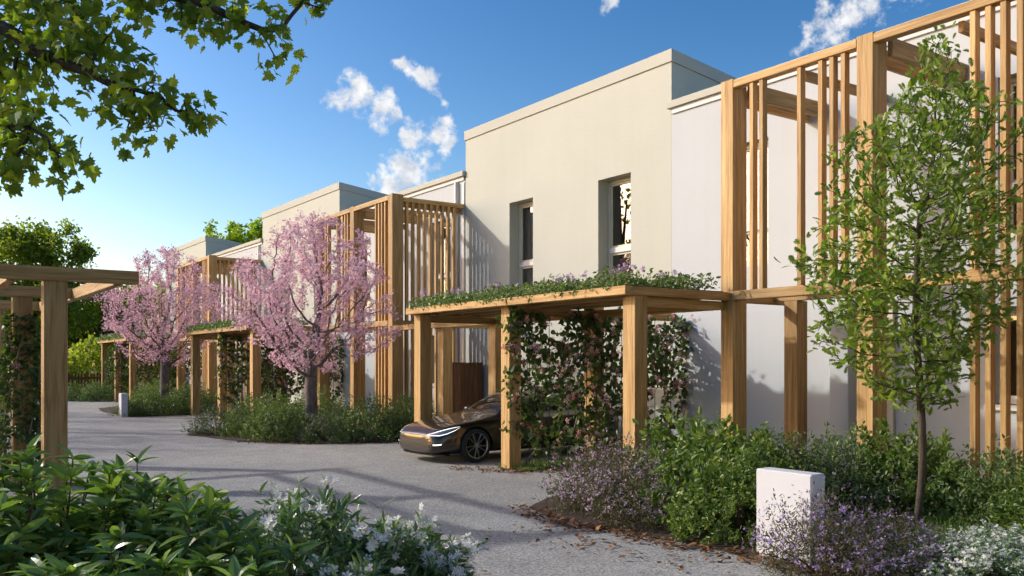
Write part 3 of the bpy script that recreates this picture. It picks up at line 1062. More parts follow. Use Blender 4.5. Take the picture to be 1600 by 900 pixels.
def build_car():
    root = empty('parked_car', (7.44, 13.6, 0), 'glossy dark bronze saloon car parked nose-out under the carport', 'car')
    root.scale = (CS, CS, CS)
    # stations: x, half width, bottom z, shoulder z, top z, top half width
    ST = [
        (0.00, 0.60, 0.215, 0.52, 0.56, 0.44),
        (0.04, 0.74, 0.185, 0.56, 0.62, 0.52),
        (0.16, 0.85, 0.165, 0.63, 0.69, 0.60),
        (0.40, 0.93, 0.16, 0.72, 0.765, 0.66),
        (0.80, 0.97, 0.16, 0.80, 0.84, 0.68),
        (1.20, 0.98, 0.17, 0.845, 0.905, 0.68),
        (1.52, 0.98, 0.17, 0.87, 0.955, 0.70),
        (1.70, 0.98, 0.17, 0.88, 1.04, 0.70),
        (2.05, 0.98, 0.17, 0.895, 1.24, 0.66),
        (2.40, 0.98, 0.17, 0.905, 1.385, 0.61),
        (2.75, 0.98, 0.17, 0.915, 1.435, 0.60),
        (3.20, 0.98, 0.17, 0.925, 1.425, 0.60),
        (3.65, 0.98, 0.17, 0.94, 1.345, 0.60),
        (4.10, 0.97, 0.18, 0.96, 1.20, 0.63),
        (4.45, 0.95, 0.20, 0.98, 1.08, 0.66),
        (4.75, 0.90, 0.26, 0.95, 1.03, 0.64),
        (4.92, 0.82, 0.34, 0.86, 0.93, 0.58),
        (4.97, 0.70, 0.42, 0.76, 0.80, 0.48)]
    bm = bmesh.new()
    rows = []
    for x, w, zb, zs, zt, tw in ST:
        zm = zb + (zs - zb) * 0.52
        half = [(0, zb), (w * 0.72, zb), (w * 0.95, zb + 0.05), (w * 0.995, zb + 0.16), (w, zm), (w * 0.985, zs - 0.1), (w * 0.93, zs - 0.015),
                (w * 0.87, zs + 0.012), ((w * 0.87 + tw) * 0.5 + 0.012, (zs + zt) * 0.5 + 0.01), (tw, zt - 0.035 if zt - zs > .12 else zt - .012), (tw * 0.72, zt - 0.006), (0, zt)]
        row = [bm.verts.new((x, y, z)) for y, z in half] + [bm.verts.new((x, -y, z)) for y, z in reversed(half[1:-1])]
        rows.append(row)
    n = len(rows[0])
    for a, b in zip(rows, rows[1:]):
        for i in range(n):
            j = (i + 1) % n
            bm.faces.new((a[i], a[j], b[j], b[i]))
    bm.faces.new(list(reversed(rows[0])))
    bm.faces.new(rows[-1])
    bmesh.ops.recalc_face_normals(bm, faces=list(bm.faces))
    me = bpy.data.meshes.new('body')
    bm.to_mesh(me)
    bm.free()
    body = link('body', me, None, 'car_paint')
    sub = body.modifiers.new('s', 'SUBSURF')
    sub.levels = sub.render_levels = 3
    # wheel housings cut out of the body
    bm = bmesh.new()
    WH = [(0.93, -1), (0.93, 1), (3.89, -1), (3.89, 1)]
    for wx, sd in WH:
        bmesh.ops.create_cone(bm, cap_ends=True, segments=40, radius1=0.385, radius2=0.385, depth=0.62,
                              matrix=Matrix.Translation((wx, sd * 0.93, 0.345)) @ Matrix.Rotation(R(90), 4, 'X'))
    cme = bpy.data.meshes.new('cut')
    bm.to_mesh(cme)
    bm.free()
    cut = link('cut', cme)
    bo = body.modifiers.new('b', 'BOOLEAN')
    bo.operation = 'DIFFERENCE'
    bo.solver = 'EXACT'
    bo.object = cut
    dg_ = bpy.context.evaluated_depsgraph_get()
    dg_.update()
    em = bpy.data.meshes.new_from_object(body.evaluated_get(dg_))
    bpy.data.objects.remove(body)
    bpy.data.objects.remove(cut)
    # sort the faces into paint, glass, wheel-housing and underside
    groups = {}
    for pl in em.polygons:
        c, nn = pl.center, pl.normal
        zz = c.z
        key = 'body'
        if any(abs(c.x - wx) < 0.41 and abs(c.y) < 0.96 and abs(math.hypot(c.x - wx, zz - 0.345) - 0.385) < 0.012 and abs(c.y) > .6 for wx, s_ in WH) or \
           (any(math.hypot(c.x - wx, zz - 0.345) < 0.38 for wx, s_ in WH) and abs(abs(c.y) - 0.62) < 0.02):
            key = 'wheel_housing'
        elif 1.6 < c.x < 4.5 and zz > 0.9:
            zs_, zt_, tw_ = (float(np.interp(c.x, [q[0] for q in ST], [q[k] for q in ST])) for k in (3, 4, 5))
            t_ = (zz - zs_) / max(0.05, zt_ - zs_)
            ay = abs(c.y)
            pillar = 1.98 + 0.42 * max(0, t_)                 # raked front pillar
            if abs(nn.y) > 0.45 and ay > tw_ * 0.9 and 0.14 < t_ < 0.78 and pillar < c.x < 4.12 - 0.5 * t_ and not 2.93 < c.x < 2.99:
                key = 'side_window' + ('L' if c.y > 0 else 'R')
            elif 1.66 < c.x < 2.46 and ay < tw_ * 0.96 and nn.z > 0.4 and t_ > 0.4:
                key = 'windscreen'
            elif 3.55 < c.x < 4.35 and ay < tw_ * 0.9 and nn.z > 0.4 and t_ > 0.5:
                key = 'rear_window'
            elif 2.52 < c.x < 3.48 and ay < tw_ * 0.9 and nn.z > 0.5:
                key = 'glass_roof'
        elif zz < 0.2 and nn.z < -0.3:
            key = 'underbody'
        groups.setdefault(key, []).append(pl.index)
    vs = [v.co.copy() for v in em.vertices]
    bv = BVHTree.FromPolygons(vs, [list(pl.vertices) for pl in em.polygons])
    mt = {'body': 'car_paint', 'windscreen': 'car_glass', 'rear_window': 'car_glass', 'glass_roof': 'car_glass', 'wheel_housing': 'car_trim', 'underbody': 'car_trim'}
    for k, ids in groups.items():
        ix, V, Fc = {}, [], []
        for i in ids:
            fc = []
            for v in em.polygons[i].vertices:
                if v not in ix:
                    ix[v] = len(V)
                    V.append(vs[v])
                fc.append(ix[v])
            Fc.append(fc)
        nm = 'side_window' if k.startswith('side') else k
        m2 = bpy.data.meshes.new(nm)
        m2.from_pydata(V, [], Fc)
        m2.shade_smooth()
        link(nm, m2, root, mt.get(k, 'car_glass'))

    def patch(name, outline, origin_dir, mat, off=0.006, res=10, parent=None):
        """lay a panel given as (y,z) outline rows on the body, thrown along a direction"""
        d = Vector(origin_dir).normalized()
        V, Fc = [], []
        lo, hi = outline
        m = len(lo)
        for i in range(m):
            for j in range(4):
                t = j / 3
                q = Vector(lo[i]).lerp(Vector(hi[i]), t)
                hit = bv.ray_cast(q - d * 3, d)
                pt = (hit[0] - d * off) if hit[0] is not None else q
                V.append(pt)
        for i in range(m - 1):
            for j in range(3):
                a = i * 4 + j
                Fc.append((a, a + 1, a + 5, a + 4))
        m2 = bpy.data.meshes.new(name)
        m2.from_pydata(V, [], Fc)
        m2.shade_smooth()
        return link(name, m2, parent or root, mat)

    for sd in (-1, 1):
        # headlamp: slim, rising outward and back; bright running-light edge round it
        lo = [(0.08, sd * 0.50, 0.575), (0.14, sd * 0.62, 0.535), (0.24, sd * 0.72, 0.53), (0.36, sd * 0.80, 0.57), (0.5, sd * 0.86, 0.645), (0.6, sd * 0.875, 0.715)]
        hi = [(0.08, sd * 0.52, 0.58), (0.14, sd * 0.62, 0.605), (0.24, sd * 0.70, 0.645), (0.36, sd * 0.77, 0.685), (0.5, sd * 0.83, 0.72), (0.6, sd * 0.865, 0.735)]
        hl = patch('headlight', (lo, hi), (0.75, -sd * 0.62, -0.25), 'lamp_glass', 0.006)
        mid = [tuple(Vector(a).lerp(Vector(b), 0.88)) for a, b in zip(lo, hi)]
        patch('running_light', (mid, [tuple(Vector(a).lerp(Vector(b), 1.0)) for a, b in zip(lo, hi)]), (0.75, -sd * 0.62, -0.25), 'lamp_lit', 0.011, parent=hl)
        patch('running_light', (lo, [tuple(Vector(a).lerp(Vector(b), 0.12)) for a, b in zip(lo, hi)]), (0.75, -sd * 0.62, -0.25), 'lamp_lit', 0.011, parent=hl)
        lo = [(0.07, sd * 0.70, 0.37), (0.1, sd * 0.75, 0.37), (0.13, sd * 0.79, 0.373), (0.18, sd * 0.84, 0.383)]
        hi = [(a, b, c + 0.024) for a, b, c in lo]
        patch('fog_light', (lo, hi), (0.8, -sd * 0.6, 0), 'lamp_lit', 0.008)
        # door mirror
        bm = bmesh.new()
        bmesh.ops.create_uvsphere(bm, u_segments=14, v_segments=10, radius=1)
        for v in bm.verts:
            v.co = Vector((v.co.x * 0.07, v.co.y * 0.12, v.co.z * 0.065))
        bmesh.ops.create_cone(bm, cap_ends=True, segments=8, radius1=0.025, radius2=0.02, depth=0.14, matrix=Matrix.Translation((0.01, -sd * 0.1, -0.04)) @ Matrix.Rotation(R(90), 4, 'X'))
        m2 = bpy.data.meshes.new('door_mirror')
        bm.to_mesh(m2)
        bm.free()
        m2.shade_smooth()
        link('door_mirror', m2, root, 'car_trim', (1.95, sd * 1.02, 0.985))
    # lower intake and number-plate-free bumper crease
    ys = [-0.62, -0.4, -0.2, 0, 0.2, 0.4, 0.62]
    patch('grille', ([(0, y, 0.285 + 0.03 * abs(y)) for y in ys], [(0, y, 0.375) for y in ys]), (1, 0, 0), 'car_trim', 0.006)
    patch('nose_badge_bar', ([(0, y, 0.545) for y in (-.2, -.1, 0, .1, .2)], [(0, y, 0.556) for y in (-.2, -.1, 0, .1, .2)]), (1, 0, 0), 'car_trim', 0.004)
    V, F = [], []
    for i, y in enumerate(np.linspace(-0.86, 0.86, 15)):
        x = 0.02 + 0.28 * abs(y / 0.86) ** 2.6
        V += [(x - 0.05, y, 0.165), (x - 0.05, y, 0.185), (x + 0.1, y, 0.19), (x + 0.1, y, 0.16)]
    for i in range(14):
        for j in range(4):
            a = i * 4
            F.append((a + j, a + (j + 1) % 4, a + 4 + (j + 1) % 4, a + 4 + j))
    link('front_splitter', np_mesh('front_splitter', V, F, 'car_paint'), root)

    # wheels
    def wheel():
        prof = [(0.258, -0.11), (0.305, -0.118), (0.332, -0.105), (0.345, -0.07), (0.347, 0.0), (0.345, 0.07), (0.332, 0.105), (0.305, 0.118), (0.258, 0.11)]
        V, F = [], []
        S_ = 40
        for k in range(S_):
            a = 2 * math.pi * k / S_
            for r_, y in prof:
                V.append((r_ * math.cos(a), y, r_ * math.sin(a)))
        n_ = len(prof)
        for k in range(S_):
            for i in range(n_ - 1):
                F.append((k * n_ + i, k * n_ + i + 1, ((k + 1) % S_) * n_ + i + 1, ((k + 1) % S_) * n_ + i))
        ty = np_mesh('tyre', V, F, 'tyre_rubber', True)
        # rim: ring, ten forked spokes, hub
        bm = bmesh.new()
        for k in range(10):
            a = 2 * math.pi * k / 10 + (0.09 if k % 2 else -0.09)
            b = bmesh.ops.create_cube(bm, size=1)['verts']
            mt_ = Matrix.Rotation(-a, 4, 'Y') @ Matrix.Translation((0.146, -0.095, 0)) @ Matrix.Rotation(R(-5), 4, 'Z') @ Matrix.Diagonal((0.225, 0.03, 0.016, 1))
            for v in b:
                v.co = mt_ @ v.co
        bmesh.ops.create_cone(bm, cap_ends=True, segments=20, radius1=0.05, radius2=0.045, depth=0.05, matrix=Matrix.Translation((0, -0.08, 0)) @ Matrix.Rotation(R(90), 4, 'X'))
        bmesh.ops.bevel(bm, geom=list(bm.edges), offset=0.004, segments=1, affect='EDGES')
        sp = bpy.data.meshes.new('spokes')
        bm.to_mesh(sp)
        bm.free()
        V, F = [], []
        rp = [(0.263, -0.114), (0.250, -0.112), (0.243, -0.08), (0.235, 0.1), (0.258, 0.11)]
        for k in range(S_):
            a = 2 * math.pi * k / S_
            for r_, y in rp:
                V.append((r_ * math.cos(a), y, r_ * math.sin(a)))
        n_ = len(rp)
        for k in range(S_):
            for i in range(n_ - 1):
                F.append((k * n_ + i, k * n_ + i + 1, ((k + 1) % S_) * n_ + i + 1, ((k + 1) % S_) * n_ + i))
        rm = np_mesh('rim', V, F, 'rim_metal', True)
        bm = bmesh.new()
        bmesh.ops.create_cone(bm, cap_ends=True, segments=32, radius1=0.17, radius2=0.17, depth=0.02, matrix=Matrix.Translation((0, -0.03, 0)) @ Matrix.Rotation(R(90), 4, 'X'))
        ds = bpy.data.meshes.new('brake_disc')
        bm.to_mesh(ds)
        bm.free()
        bm = bmesh.new()
        bmesh.ops.create_cone(bm, cap_ends=True, segments=32, radius1=0.22, radius2=0.22, depth=0.02, matrix=Matrix.Translation((0, 0.04, 0)) @ Matrix.Rotation(R(90), 4, 'X'))
        bk = bpy.data.meshes.new('wheel_back')
        bm.to_mesh(bk)
        bm.free()
        return ty, rm, sp, ds, bk
    ty, rm, sp, ds, bk = wheel()
    for wx, sd in WH:
        t = link('wheel', ty, root, None, (wx, sd * 0.865, 0.347), (0, 0, 0 if sd < 0 else math.pi))
        link('rim', rm, t)
        link('spokes', sp, t, 'rim_metal')
        link('brake_disc', ds, t, 'rim_dark')
        link('wheel_back', bk, t, 'car_trim')
    return root


build_car()

# ------------------------------------------------------------------ trees
def blobs_points(rng, blobs, density):
    out = []
    for (x, y, z, r) in blobs:
        n = max(4, int(density * r ** 3 * 4.2))
        v = rng.normal(0, 1, (n, 3))
        v /= np.linalg.norm(v, axis=1)[:, None]
        v *= (rng.random(n) ** (1 / 3))[:, None] * r
        out.append(v + np.array([x, y, z]))
    return np.concatenate(out)


def leaf_on_nodes(rng, P, rad, par, thr, per, spread, along=0.5, droop=0.0):
    """leaf positions and directions at the thin nodes of a skeleton"""
    ids = [i for i in range(len(P)) if rad[i] < thr and par[i] >= 0]
    idx = np.repeat(ids, per)
    base = P[idx] + rng.normal(0, spread, (len(idx), 3))
    d = P[idx] - P[np.array(par)[idx]]
    d = d / (np.linalg.norm(d, axis=1)[:, None] + 1e-9)
    dirs = d * along + rnd_dirs(rng, len(idx)) * 0.8
    dirs[:, 2] -= droop
    return base, dirs


# cherry trees in blossom
def cherry_meshes(seed):
    rng = np.random.default_rng(seed)
    trunk = [(0, 0, 0), (0.01, 0, 0.3), (0.0, 0.01, 0.7), (-0.01, 0.02, 1.1), (-0.01, 0.0, 1.4), (0.0, 0.0, 1.6)]
    nodes = list(trunk)
    par = [-1] + list(range(len(trunk) - 1))
    # vase-shaped crown, ragged at the edge
    A = []
    while len(A) < 1500:
        z = rng.uniform(1.5, 5.1)
        u = (z - 1.5) / 3.6
        rmax = 2.25 * (0.35 + 0.65 * math.sin(min(1, u / 0.42) * math.pi / 2)) * (1 if u < 0.42 else math.cos((u - 0.42) / 0.58 * math.pi / 2) ** 0.62)
        a = rng.uniform(0, 2 * math.pi)
        rmax *= 0.86 + 0.2 * math.sin(3 * a + 1.3) * math.sin(2.1 * z) + 0.1 * math.sin(5 * a + z * 3)
        r = rmax * math.sqrt(rng.random())
        x, y = r * math.cos(a), r * math.sin(a)
        # open pockets
        if math.sin(2.6 * x + 1.1) * math.sin(2.9 * y + 0.4) * math.sin(2.6 * z) > 0.2:
            continue
        A.append((x, y, z))
    P, par = colonize(rng, nodes, par, A, step=0.11, infl=1.6, kill=0.2, iters=90)
    me, rad, ch = skeleton_mesh(P, par, 0.005, 2.25, 0.14, 7, 'trunk', 'cherry_bark')
    B, D = leaf_on_nodes(rng, P, rad, par, 0.012, 17, 0.055, 0.2)
    n = len(B)
    S = rng.uniform(0.035, 0.075, n)
    M = frames(rnd_dirs(rng, n), D)
    cm = scatter_mesh('crown', T_flower(5, 0.62, 0.3), B, M, S, 'blossom')
    return me, cm


ct, cc = cherry_meshes(5)
c = empty('cherry_tree', (7.7, 18.75, 0), 'nearer cherry tree in pink blossom, standing in the bushes left of the car', 'tree', 'pink blossoming cherry trees', R(20))
link('trunk', ct, c)
tag(link('crown', cc, c), kind='stuff')
ct, cc = cherry_meshes(17)
c = empty('cherry_tree', (7.7, 31.6, 0), 'farther cherry tree in pink blossom, beside the small white pillar', 'tree', 'pink blossoming cherry trees', R(140))
c.scale = (1.1, 1.1, 1.12)
link('trunk', ct, c)
tag(link('crown', cc, c), kind='stuff')


# young oak in front of the near screen
def oak():
    rng = np.random.default_rng(11)
    o = empty('oak_tree', (8.58, 5.07, 0), 'slim young oak tree with fresh green leaves in front of the near screen', 'tree')
    cr = np.array([0.8193, -0.5734])
    trunk = [(0, 0, 0)]
    for i in range(1, 22):
        z = i * 0.145
        s = 0.05 * math.sin(z * 1.7) + max(0, z - 2) * 0.06
        trunk.append((cr[0] * s + 0.012 * math.sin(z * 5), cr[1] * s + 0.012 * math.cos(z * 4), z))
    par = [-1] + list(range(len(trunk) - 1))
    prof = [(1.2, 0.35), (1.75, 0.9), (2.14, 1.15), (2.66, 1.3), (3.1, 1.2), (3.57, 1.12), (4.1, 0.85), (4.55, 0.34), (5.05, 0.1)]
    A = []
    while len(A) < 2700:
        z = rng.uniform(1.25, 5.05)
        r0 = np.interp(z, [p_[0] for p_ in prof], [p_[1] for p_ in prof])
        a = rng.uniform(0, 2 * math.pi)
        r0 *= 0.82 + 0.36 * math.sin(2 * a + z * 2.2) * math.sin(z * 3.1 + a) + 0.14 * math.sin(5 * a + 4 * z)
        r = r0 * rng.random() ** 0.6
        s = 0.02 + max(0, z - 1.8) * 0.06
        A.append((cr[0] * s + r * math.cos(a), cr[1] * s + r * math.sin(a), z))
    P, par = colonize(rng, trunk, par, A, 0.07, 0.7, 0.1, 100, 0.1)
    me, rad, ch = skeleton_mesh(P, par, 0.003, 2.3, 0.04, 7, 'trunk', 'oak_bark')
    link('trunk', me, o)
    B, D = leaf_on_nodes(rng, P, rad, par, 0.009, 3, 0.035, 0.8)
    hi = B[:, 2] > 1.2
    B, D = B[hi], D[hi]
    n = len(B)
    M = frames(D + np.array([0, 0, 0.15]), rnd_dirs(rng, n, 0.9))
    foliage(o, o.location, 'crown', 'leaf', 'oak', T_OAK, B, M, rng.uniform(0.055, 0.125, n), 'oak_leaf', 300)


oak()


# big maple whose limbs hang into the picture from the left
def maple():
    rng = np.random.default_rng(3)
    o = empty('maple_tree', (-2.4, 8.8, 0), 'big maple tree whose leafy limbs hang into the sky at top left', 'tree')
    org = np.array([-2.4, 8.8, 0])

    def at(px, py, z):          # a place in the air, z metres ahead of the standpoint
        t, e = (px - 800) / 1393, (567 - py) / 1393
        return np.array([(.5734 + .8193 * t) * z, (.8193 - .5734 * t) * z, 1.7 + e * z])
    trunk = [np.array([0, 0, 0]), np.array([0.03, 0.02, 1.0]), np.array([0.05, -0.02, 2.0]), np.array([0.1, -0.1, 3.0])]
    nodes = list(trunk)
    par = [-1, 0, 1, 2]

    def path(frm, pts, step=0.2):
        i = frm
        for q in pts:
            q = np.array(q, float)
            while np.linalg.norm(q - nodes[i]) > step * 1.3:
                d = q - nodes[i]
                nodes.append(nodes[i] + d / np.linalg.norm(d) * step + rng.normal(0, 0.012, 3))
                par.append(i)
                i = len(nodes) - 1
        return i
    e1 = path(3, [at(-180, -60, 6.6) - org, at(0, 30, 6.2) - org, at(110, 102, 6.0) - org, at(220, 150, 5.9) - org, at(300, 172, 5.9) - org])
    e2 = path(3, [at(-220, -160, 6.6) - org, at(0, -60, 6.3) - org, at(200, -20, 6.2) - org, at(350, 15, 6.1) - org, at(420, 60, 6.1) - org])
    e3 = path(3, [at(-200, 150, 6.4) - org, at(-40, 190, 6.0) - org, at(60, 200, 5.8) - org, at(100, 240, 5.7) - org])
    e4 = path(3, [np.array([-0.5, 0.6, 5.0]), np.array([-0.8, 0.6, 7.5])])
    bl = []
    for px, py, r, z in ((50, 40, 80, 6.2), (140, 70, 65, 6.0), (25, 130, 60, 6.2), (40, 190, 55, 5.9), (90, 240, 42, 5.7), (25, 245, 42, 5.8), (200, 120, 50, 6.0),
                         (255, 160, 40, 5.9), (305, 172, 26, 5.9), (185, 185, 32, 5.9), (228, 205, 24, 5.9), (120, 10, 60, 6.3), (230, 5, 45, 6.2), (300, 15, 42, 6.2), (360, 25, 36, 6.1),
                         (420, 45, 34, 6.1), (445, 75, 28, 6.1), (428, 98, 20, 6.1), (505, -2, 20, 6.2), (470, -25, 40, 6.3), (8, 285, 22, 5.7), (120, 255, 22, 5.6), (-60, 100, 80, 6.3), (-80, 220, 70, 6.0),
                         (-90, -20, 90, 6.4), (200, -70, 70, 6.4), (60, -80, 90, 6.5), (340, -60, 60, 6.4)):
        q = at(px, py, z) - org
        bl.append((q[0], q[1], q[2], r / 1393 * z))
    A = np.concatenate([blobs_points(rng, [b_], 230 / b_[3] ** 2 / 4.2 * 0.6) for b_ in bl])
    A2 = blobs_points(rng, [(-0.8, 0.8, 7.4, 1.5), (-1.6, 0, 6.0, 1.2), (-0.4, 0.2, 6.0, 1.0)], 4)
    P, par = colonize(rng, nodes, par, np.concatenate([A, A2]), 0.07, 0.9, 0.085, 110)
    me, rad, ch = skeleton_mesh(P, par, 0.003, 2.3, 0.16, 6, 'trunk', 'dark_bark')
    link('trunk', me, o)
    B, D = leaf_on_nodes(rng, P, rad, par, 0.012, 4, 0.06, 0.5, 0.35)
    k = rng.random(len(B)) < 0.95
    B, D = B[k], D[k]
    n = len(B)
    M = frames(D, rnd_dirs(rng, n, 1.0))
    foliage(o, org, 'crown', 'leaf', 'maple', T_MAPLE, B, M, rng.uniform(0.06, 0.115, n), 'maple_leaf', 300)


maple()


# background trees beyond the fence and behind the houses
def bg_tree(loc, label, blobs, leaf, mat, seed, dens=95, group='trees beyond the end of the street', trunk=True):
    rng = np.random.default_rng(seed)
    o = empty('tree', loc, label, 'tree', group)
    P = []
    for x, y, z, r in blobs:
        n = int(dens * r * r)
        v = rng.normal(0, 1, (n, 3))
        v /= np.linalg.norm(v, axis=1)[:, None]
        # clumps: points gather round sub-centres near the blob's skin
        k = max(6, int(r * r * 5))
        sc = rng.normal(0, 1, (k, 3))
        sc /= np.linalg.norm(sc, axis=1)[:, None]
        sc *= r * rng.uniform(0.55, 1.0, (k, 1))
        w = rng.integers(0, k, n)
        pts = sc[w] + rng.normal(0, r * 0.13, (n, 3))
        P.append(pts + np.array([x, y, z]))
    P = np.concatenate(P)
    n = len(P)
    M = frames(rnd_dirs(rng, n, -0.2), rnd_dirs(rng, n, 0.7))
    tag(link('crown', scatter_mesh('crown', T_simple(0.62), P, M, rng.uniform(0.7, 1.3, n) * leaf, mat), o), kind='stuff')
    if trunk:
        zt = max(b_[2] for b_ in blobs)
        paths = [([(0, 0, 0), (0.05, 0, zt * .3), (0, 0.05, zt * .6), (0, 0, zt)], [0.24, 0.2, 0.14, 0.05])]
        for x, y, z, r in blobs:
            paths.append(([(0, 0.02, max(0.6, z * .45)), (x * .5, y * .5, z * .8), (x, y, z)], [0.1, 0.07, 0.03]))
        V, F = tubes(paths, 7)
        link('trunk', np_mesh('trunk', V, F, 'dark_bark', True), o)
    return o


def ahead(px, z):
    t = (px - 800) / 1393
    return ((.5734 + .8193 * t) * z, (.8193 - .5734 * t) * z, 0)


bg_tree(ahead(50, 50), 'tall broad green tree above the beams of the open pergola', [(0, 0, 6.6, 2.6), (1.0, -.8, 7.6, 1.9), (-1.6, .6, 7.0, 2.0), (-.2, -.2, 8.6, 1.4), (.9, -1, 5.0, 2.3), (-1.8, .4, 4.6, 2.2)], 0.2, 'wood_leaf', 21, 950)
bg_tree(ahead(118, 54), 'rounded tree just behind the picket fence', [(0, 0, 4.8, 2.3), (1.2, -.6, 5.8, 1.5), (-1.4, .8, 6.0, 1.6), (0.4, -.4, 3.0, 2.2)], 0.22, 'wood_leaf', 22, 600)
bg_tree(ahead(185, 56), 'dark tree behind the far carport post', [(0, 0, 4.2, 2.4), (1.4, -.8, 5.2, 1.8), (-1.2, .8, 5.2, 1.7), (0.6, -.4, 2.4, 2.2)], 0.24, 'wood_leaf', 23, 330)
bg_tree(ahead(250, 60), 'dark tree behind the far cherry tree', [(0, 0, 4.6, 2.6), (1.6, -.9, 4.2, 2.0), (-1.4, .8, 5.2, 1.9), (0.6, -.4, 2.4, 2.4)], 0.25, 'wood_leaf', 24, 300)
bg_tree(ahead(10, 46.5 + 8), 'tree at the picture edge behind the open pergola', [(0, 0, 4.4, 2.6), (-1.4, .8, 6.6, 2.4), (0.8, -.4, 3.0, 2.4)], 0.24, 'wood_leaf', 25, 300)
bg_tree(ahead(372, 62), 'bright lime-green tree rising behind the second house', [(0, 0, 9.6, 1.9), (1.1, -.6, 10.0, 1.5), (-1.2, .6, 9.8, 1.5), (0.3, 0, 10.9, 1.2), (0, 0, 7.6, 2.2)], 0.26, 'lime_leaf', 26, 330)
# unseen trees added left of the picture to dapple the road with shade
for i, (x, y, q) in enumerate(((-6.6, 19.0, 1), (-5.6, 28.5, 2), (-6.2, 34.5, 0), (-5.0, 41.0, 1))):
    if i < 2:
        ST_ = bg_tree((x, y, 0), 'tree', [(0, 0, 5.4, 2.3), (1.5, 1.2, 6.2, 1.6), (-1.3, -1.3, 6.0, 1.7), (0.3, -1.6, 4.6, 1.6), (-.6, 1.8, 4.4, 1.6), (0, .3, 7.2, 1.3)], 0.2, 'wood_leaf', 60 + i, 46, 'added shade trees left of the picture')
        CH[ST_.name] = [k_ for k_ in bpy.data.objects if k_.parent == ST_]
        PROTO = ST_
    else:
        ST_ = copy_tree(PROTO, (x, y, 0), None, 1.1 * i, (1.25, 1.25, 1.4))
    ST_['label'] = ('nearest', 'second', 'third', 'farthest')[i] + ' loose-crowned tree across the road, added out of view to shade it'
# ground-level thicket behind the fence
rng = np.random.default_rng(40)
n = 16000
P = np.stack([rng.uniform(-8, 13, n), 46.6 + rng.gamma(1.6, 0.8, n), rng.uniform(0, 1, n) ** 0.8 * 3.0], 1)
P[:, 2] *= 0.75 + 0.25 * np.sin(P[:, 0] * 1.3) * np.sin(P[:, 0] * 0.47 + 1)
M = frames(rnd_dirs(rng, n), rnd_dirs(rng, n, 0.7))
tag(link('undergrowth', scatter_mesh('undergrowth', T_simple(0.62), P, M, rng.uniform(0.14, 0.28, n), 'wood_leaf')), 'thicket of dark leaves behind the picket fence', 'undergrowth', kind='stuff')

# ------------------------------------------------------------------ shrubs
def shrub_mesh(seed, rx, ry, h, n, leaf, tpl, clump=0.16, low=0.0, stems=0):
    """dome of leaf sprigs; returns leaf positions and frames"""
    rng = np.random.default_rng(seed)
    k = max(20, n // 14)
    v = rng.normal(0, 1, (k, 3))
    v[:, 2] = np.abs(v[:, 2]) * 0.9
    v /= np.linalg.norm(v, axis=1)[:, None]
    rr = rng.uniform(0.45, 1.0, k) ** 0.6
    lump = 0.96 + 0.12 * np.sin(v[:, 0] * 5 + seed) * np.sin(v[:, 1] * 4 + 2 * seed) + rng.normal(0, 0.07, k)
    C = v * (rr * lump)[:, None] * np.array([rx, ry, h])
    C[:, 2] = np.maximum(C[:, 2], low + 0.02)
    out = v + np.array([0, 0, 0.7])
    out /= np.linalg.norm(out, axis=1)[:, None]
    per = n // k
    idx = np.repeat(np.arange(k), per)
    t = rng.uniform(-0.5, 1, len(idx))
    B = C[idx] + out[idx] * (t * clump)[:, None] + rng.normal(0, clump * 0.12, (len(idx), 3))
    D = out[idx] * 0.7 + rnd_dirs(rng, len(idx)) * 0.9
    B[:, 2] = np.maximum(B[:, 2], 0.02)
    M = frames(D, rnd_dirs(rng, len(idx), 0.8) + v[idx] * 0.5)
    S = leaf * rng.uniform(0.65, 1.25, len(idx))
    # a few sprigs stand clear of the dome, with their twigs
    tips = C[rr > 0.85]
    return B, M, S, tips, rng


SHRUBS = {}


def shrub_kind(key, seed, rx, ry, h, n, leaf, tpl, mat, flower=None, nf=0, fs=0.03, clump=0.16, bark_mat='stem_bark'):
    B, M, S, tips, rng = shrub_mesh(seed, rx, ry, h, n, leaf, tpl, clump)
    me = scatter_mesh('leaves', tpl, B, M, S, mat)
    parts = [('foliage', me)]
    paths = []
    for i in range(16):
        q = B[rng.integers(0, len(B))] * 0.9
        paths.append(([(q[0] * .12, q[1] * .12, 0), (q[0] * .5, q[1] * .5, q[2] * .6), tuple(q)], [0.012, 0.008, 0.003]))
    V, F = tubes(paths, 5)
    parts.append(('stems', np_mesh('stems', V, F, bark_mat, True)))
    if flower:
        i = np.where(B[:, 2] > h * 0.25)[0]
        r = np.linalg.norm(B[i] / np.array([rx, ry, h]), axis=1)
        i = i[np.argsort(-r)[:int(len(i) * 0.5)]]
        # flowers in heads of several
        heads = rng.choice(i, max(1, nf // 4))
        idx = np.repeat(heads, 4)
        FP = B[idx] + rng.normal(0, fs * 0.9, (len(idx), 3)) + np.array([0, 0, fs])
        FM = frames(rnd_dirs(rng, len(idx)), rnd_dirs(rng, len(idx), 1.2) + B[idx] / (np.linalg.norm(B[idx], axis=1)[:, None] + 1e-6))
        parts.append(('flowers', scatter_mesh('flowers', T_flower(5, 0.55, 0.25), FP, FM, fs * rng.uniform(1.3, 2.2, len(idx)), flower)))
    SHRUBS[key] = parts


def shrub(key, x, y, label, sc=1.0, sz=None, rz=0.0, group=None, name='shrub'):
    o = empty(name, (x, y, 0), label, 'shrub', group, rz)
    o.scale = (sc, sc, sz if sz else sc)
    for nm, me in SHRUBS[key]:
        c_ = link(nm, me, o)
        if nm != 'stems':
            c_['kind'] = 'stuff'
    return o


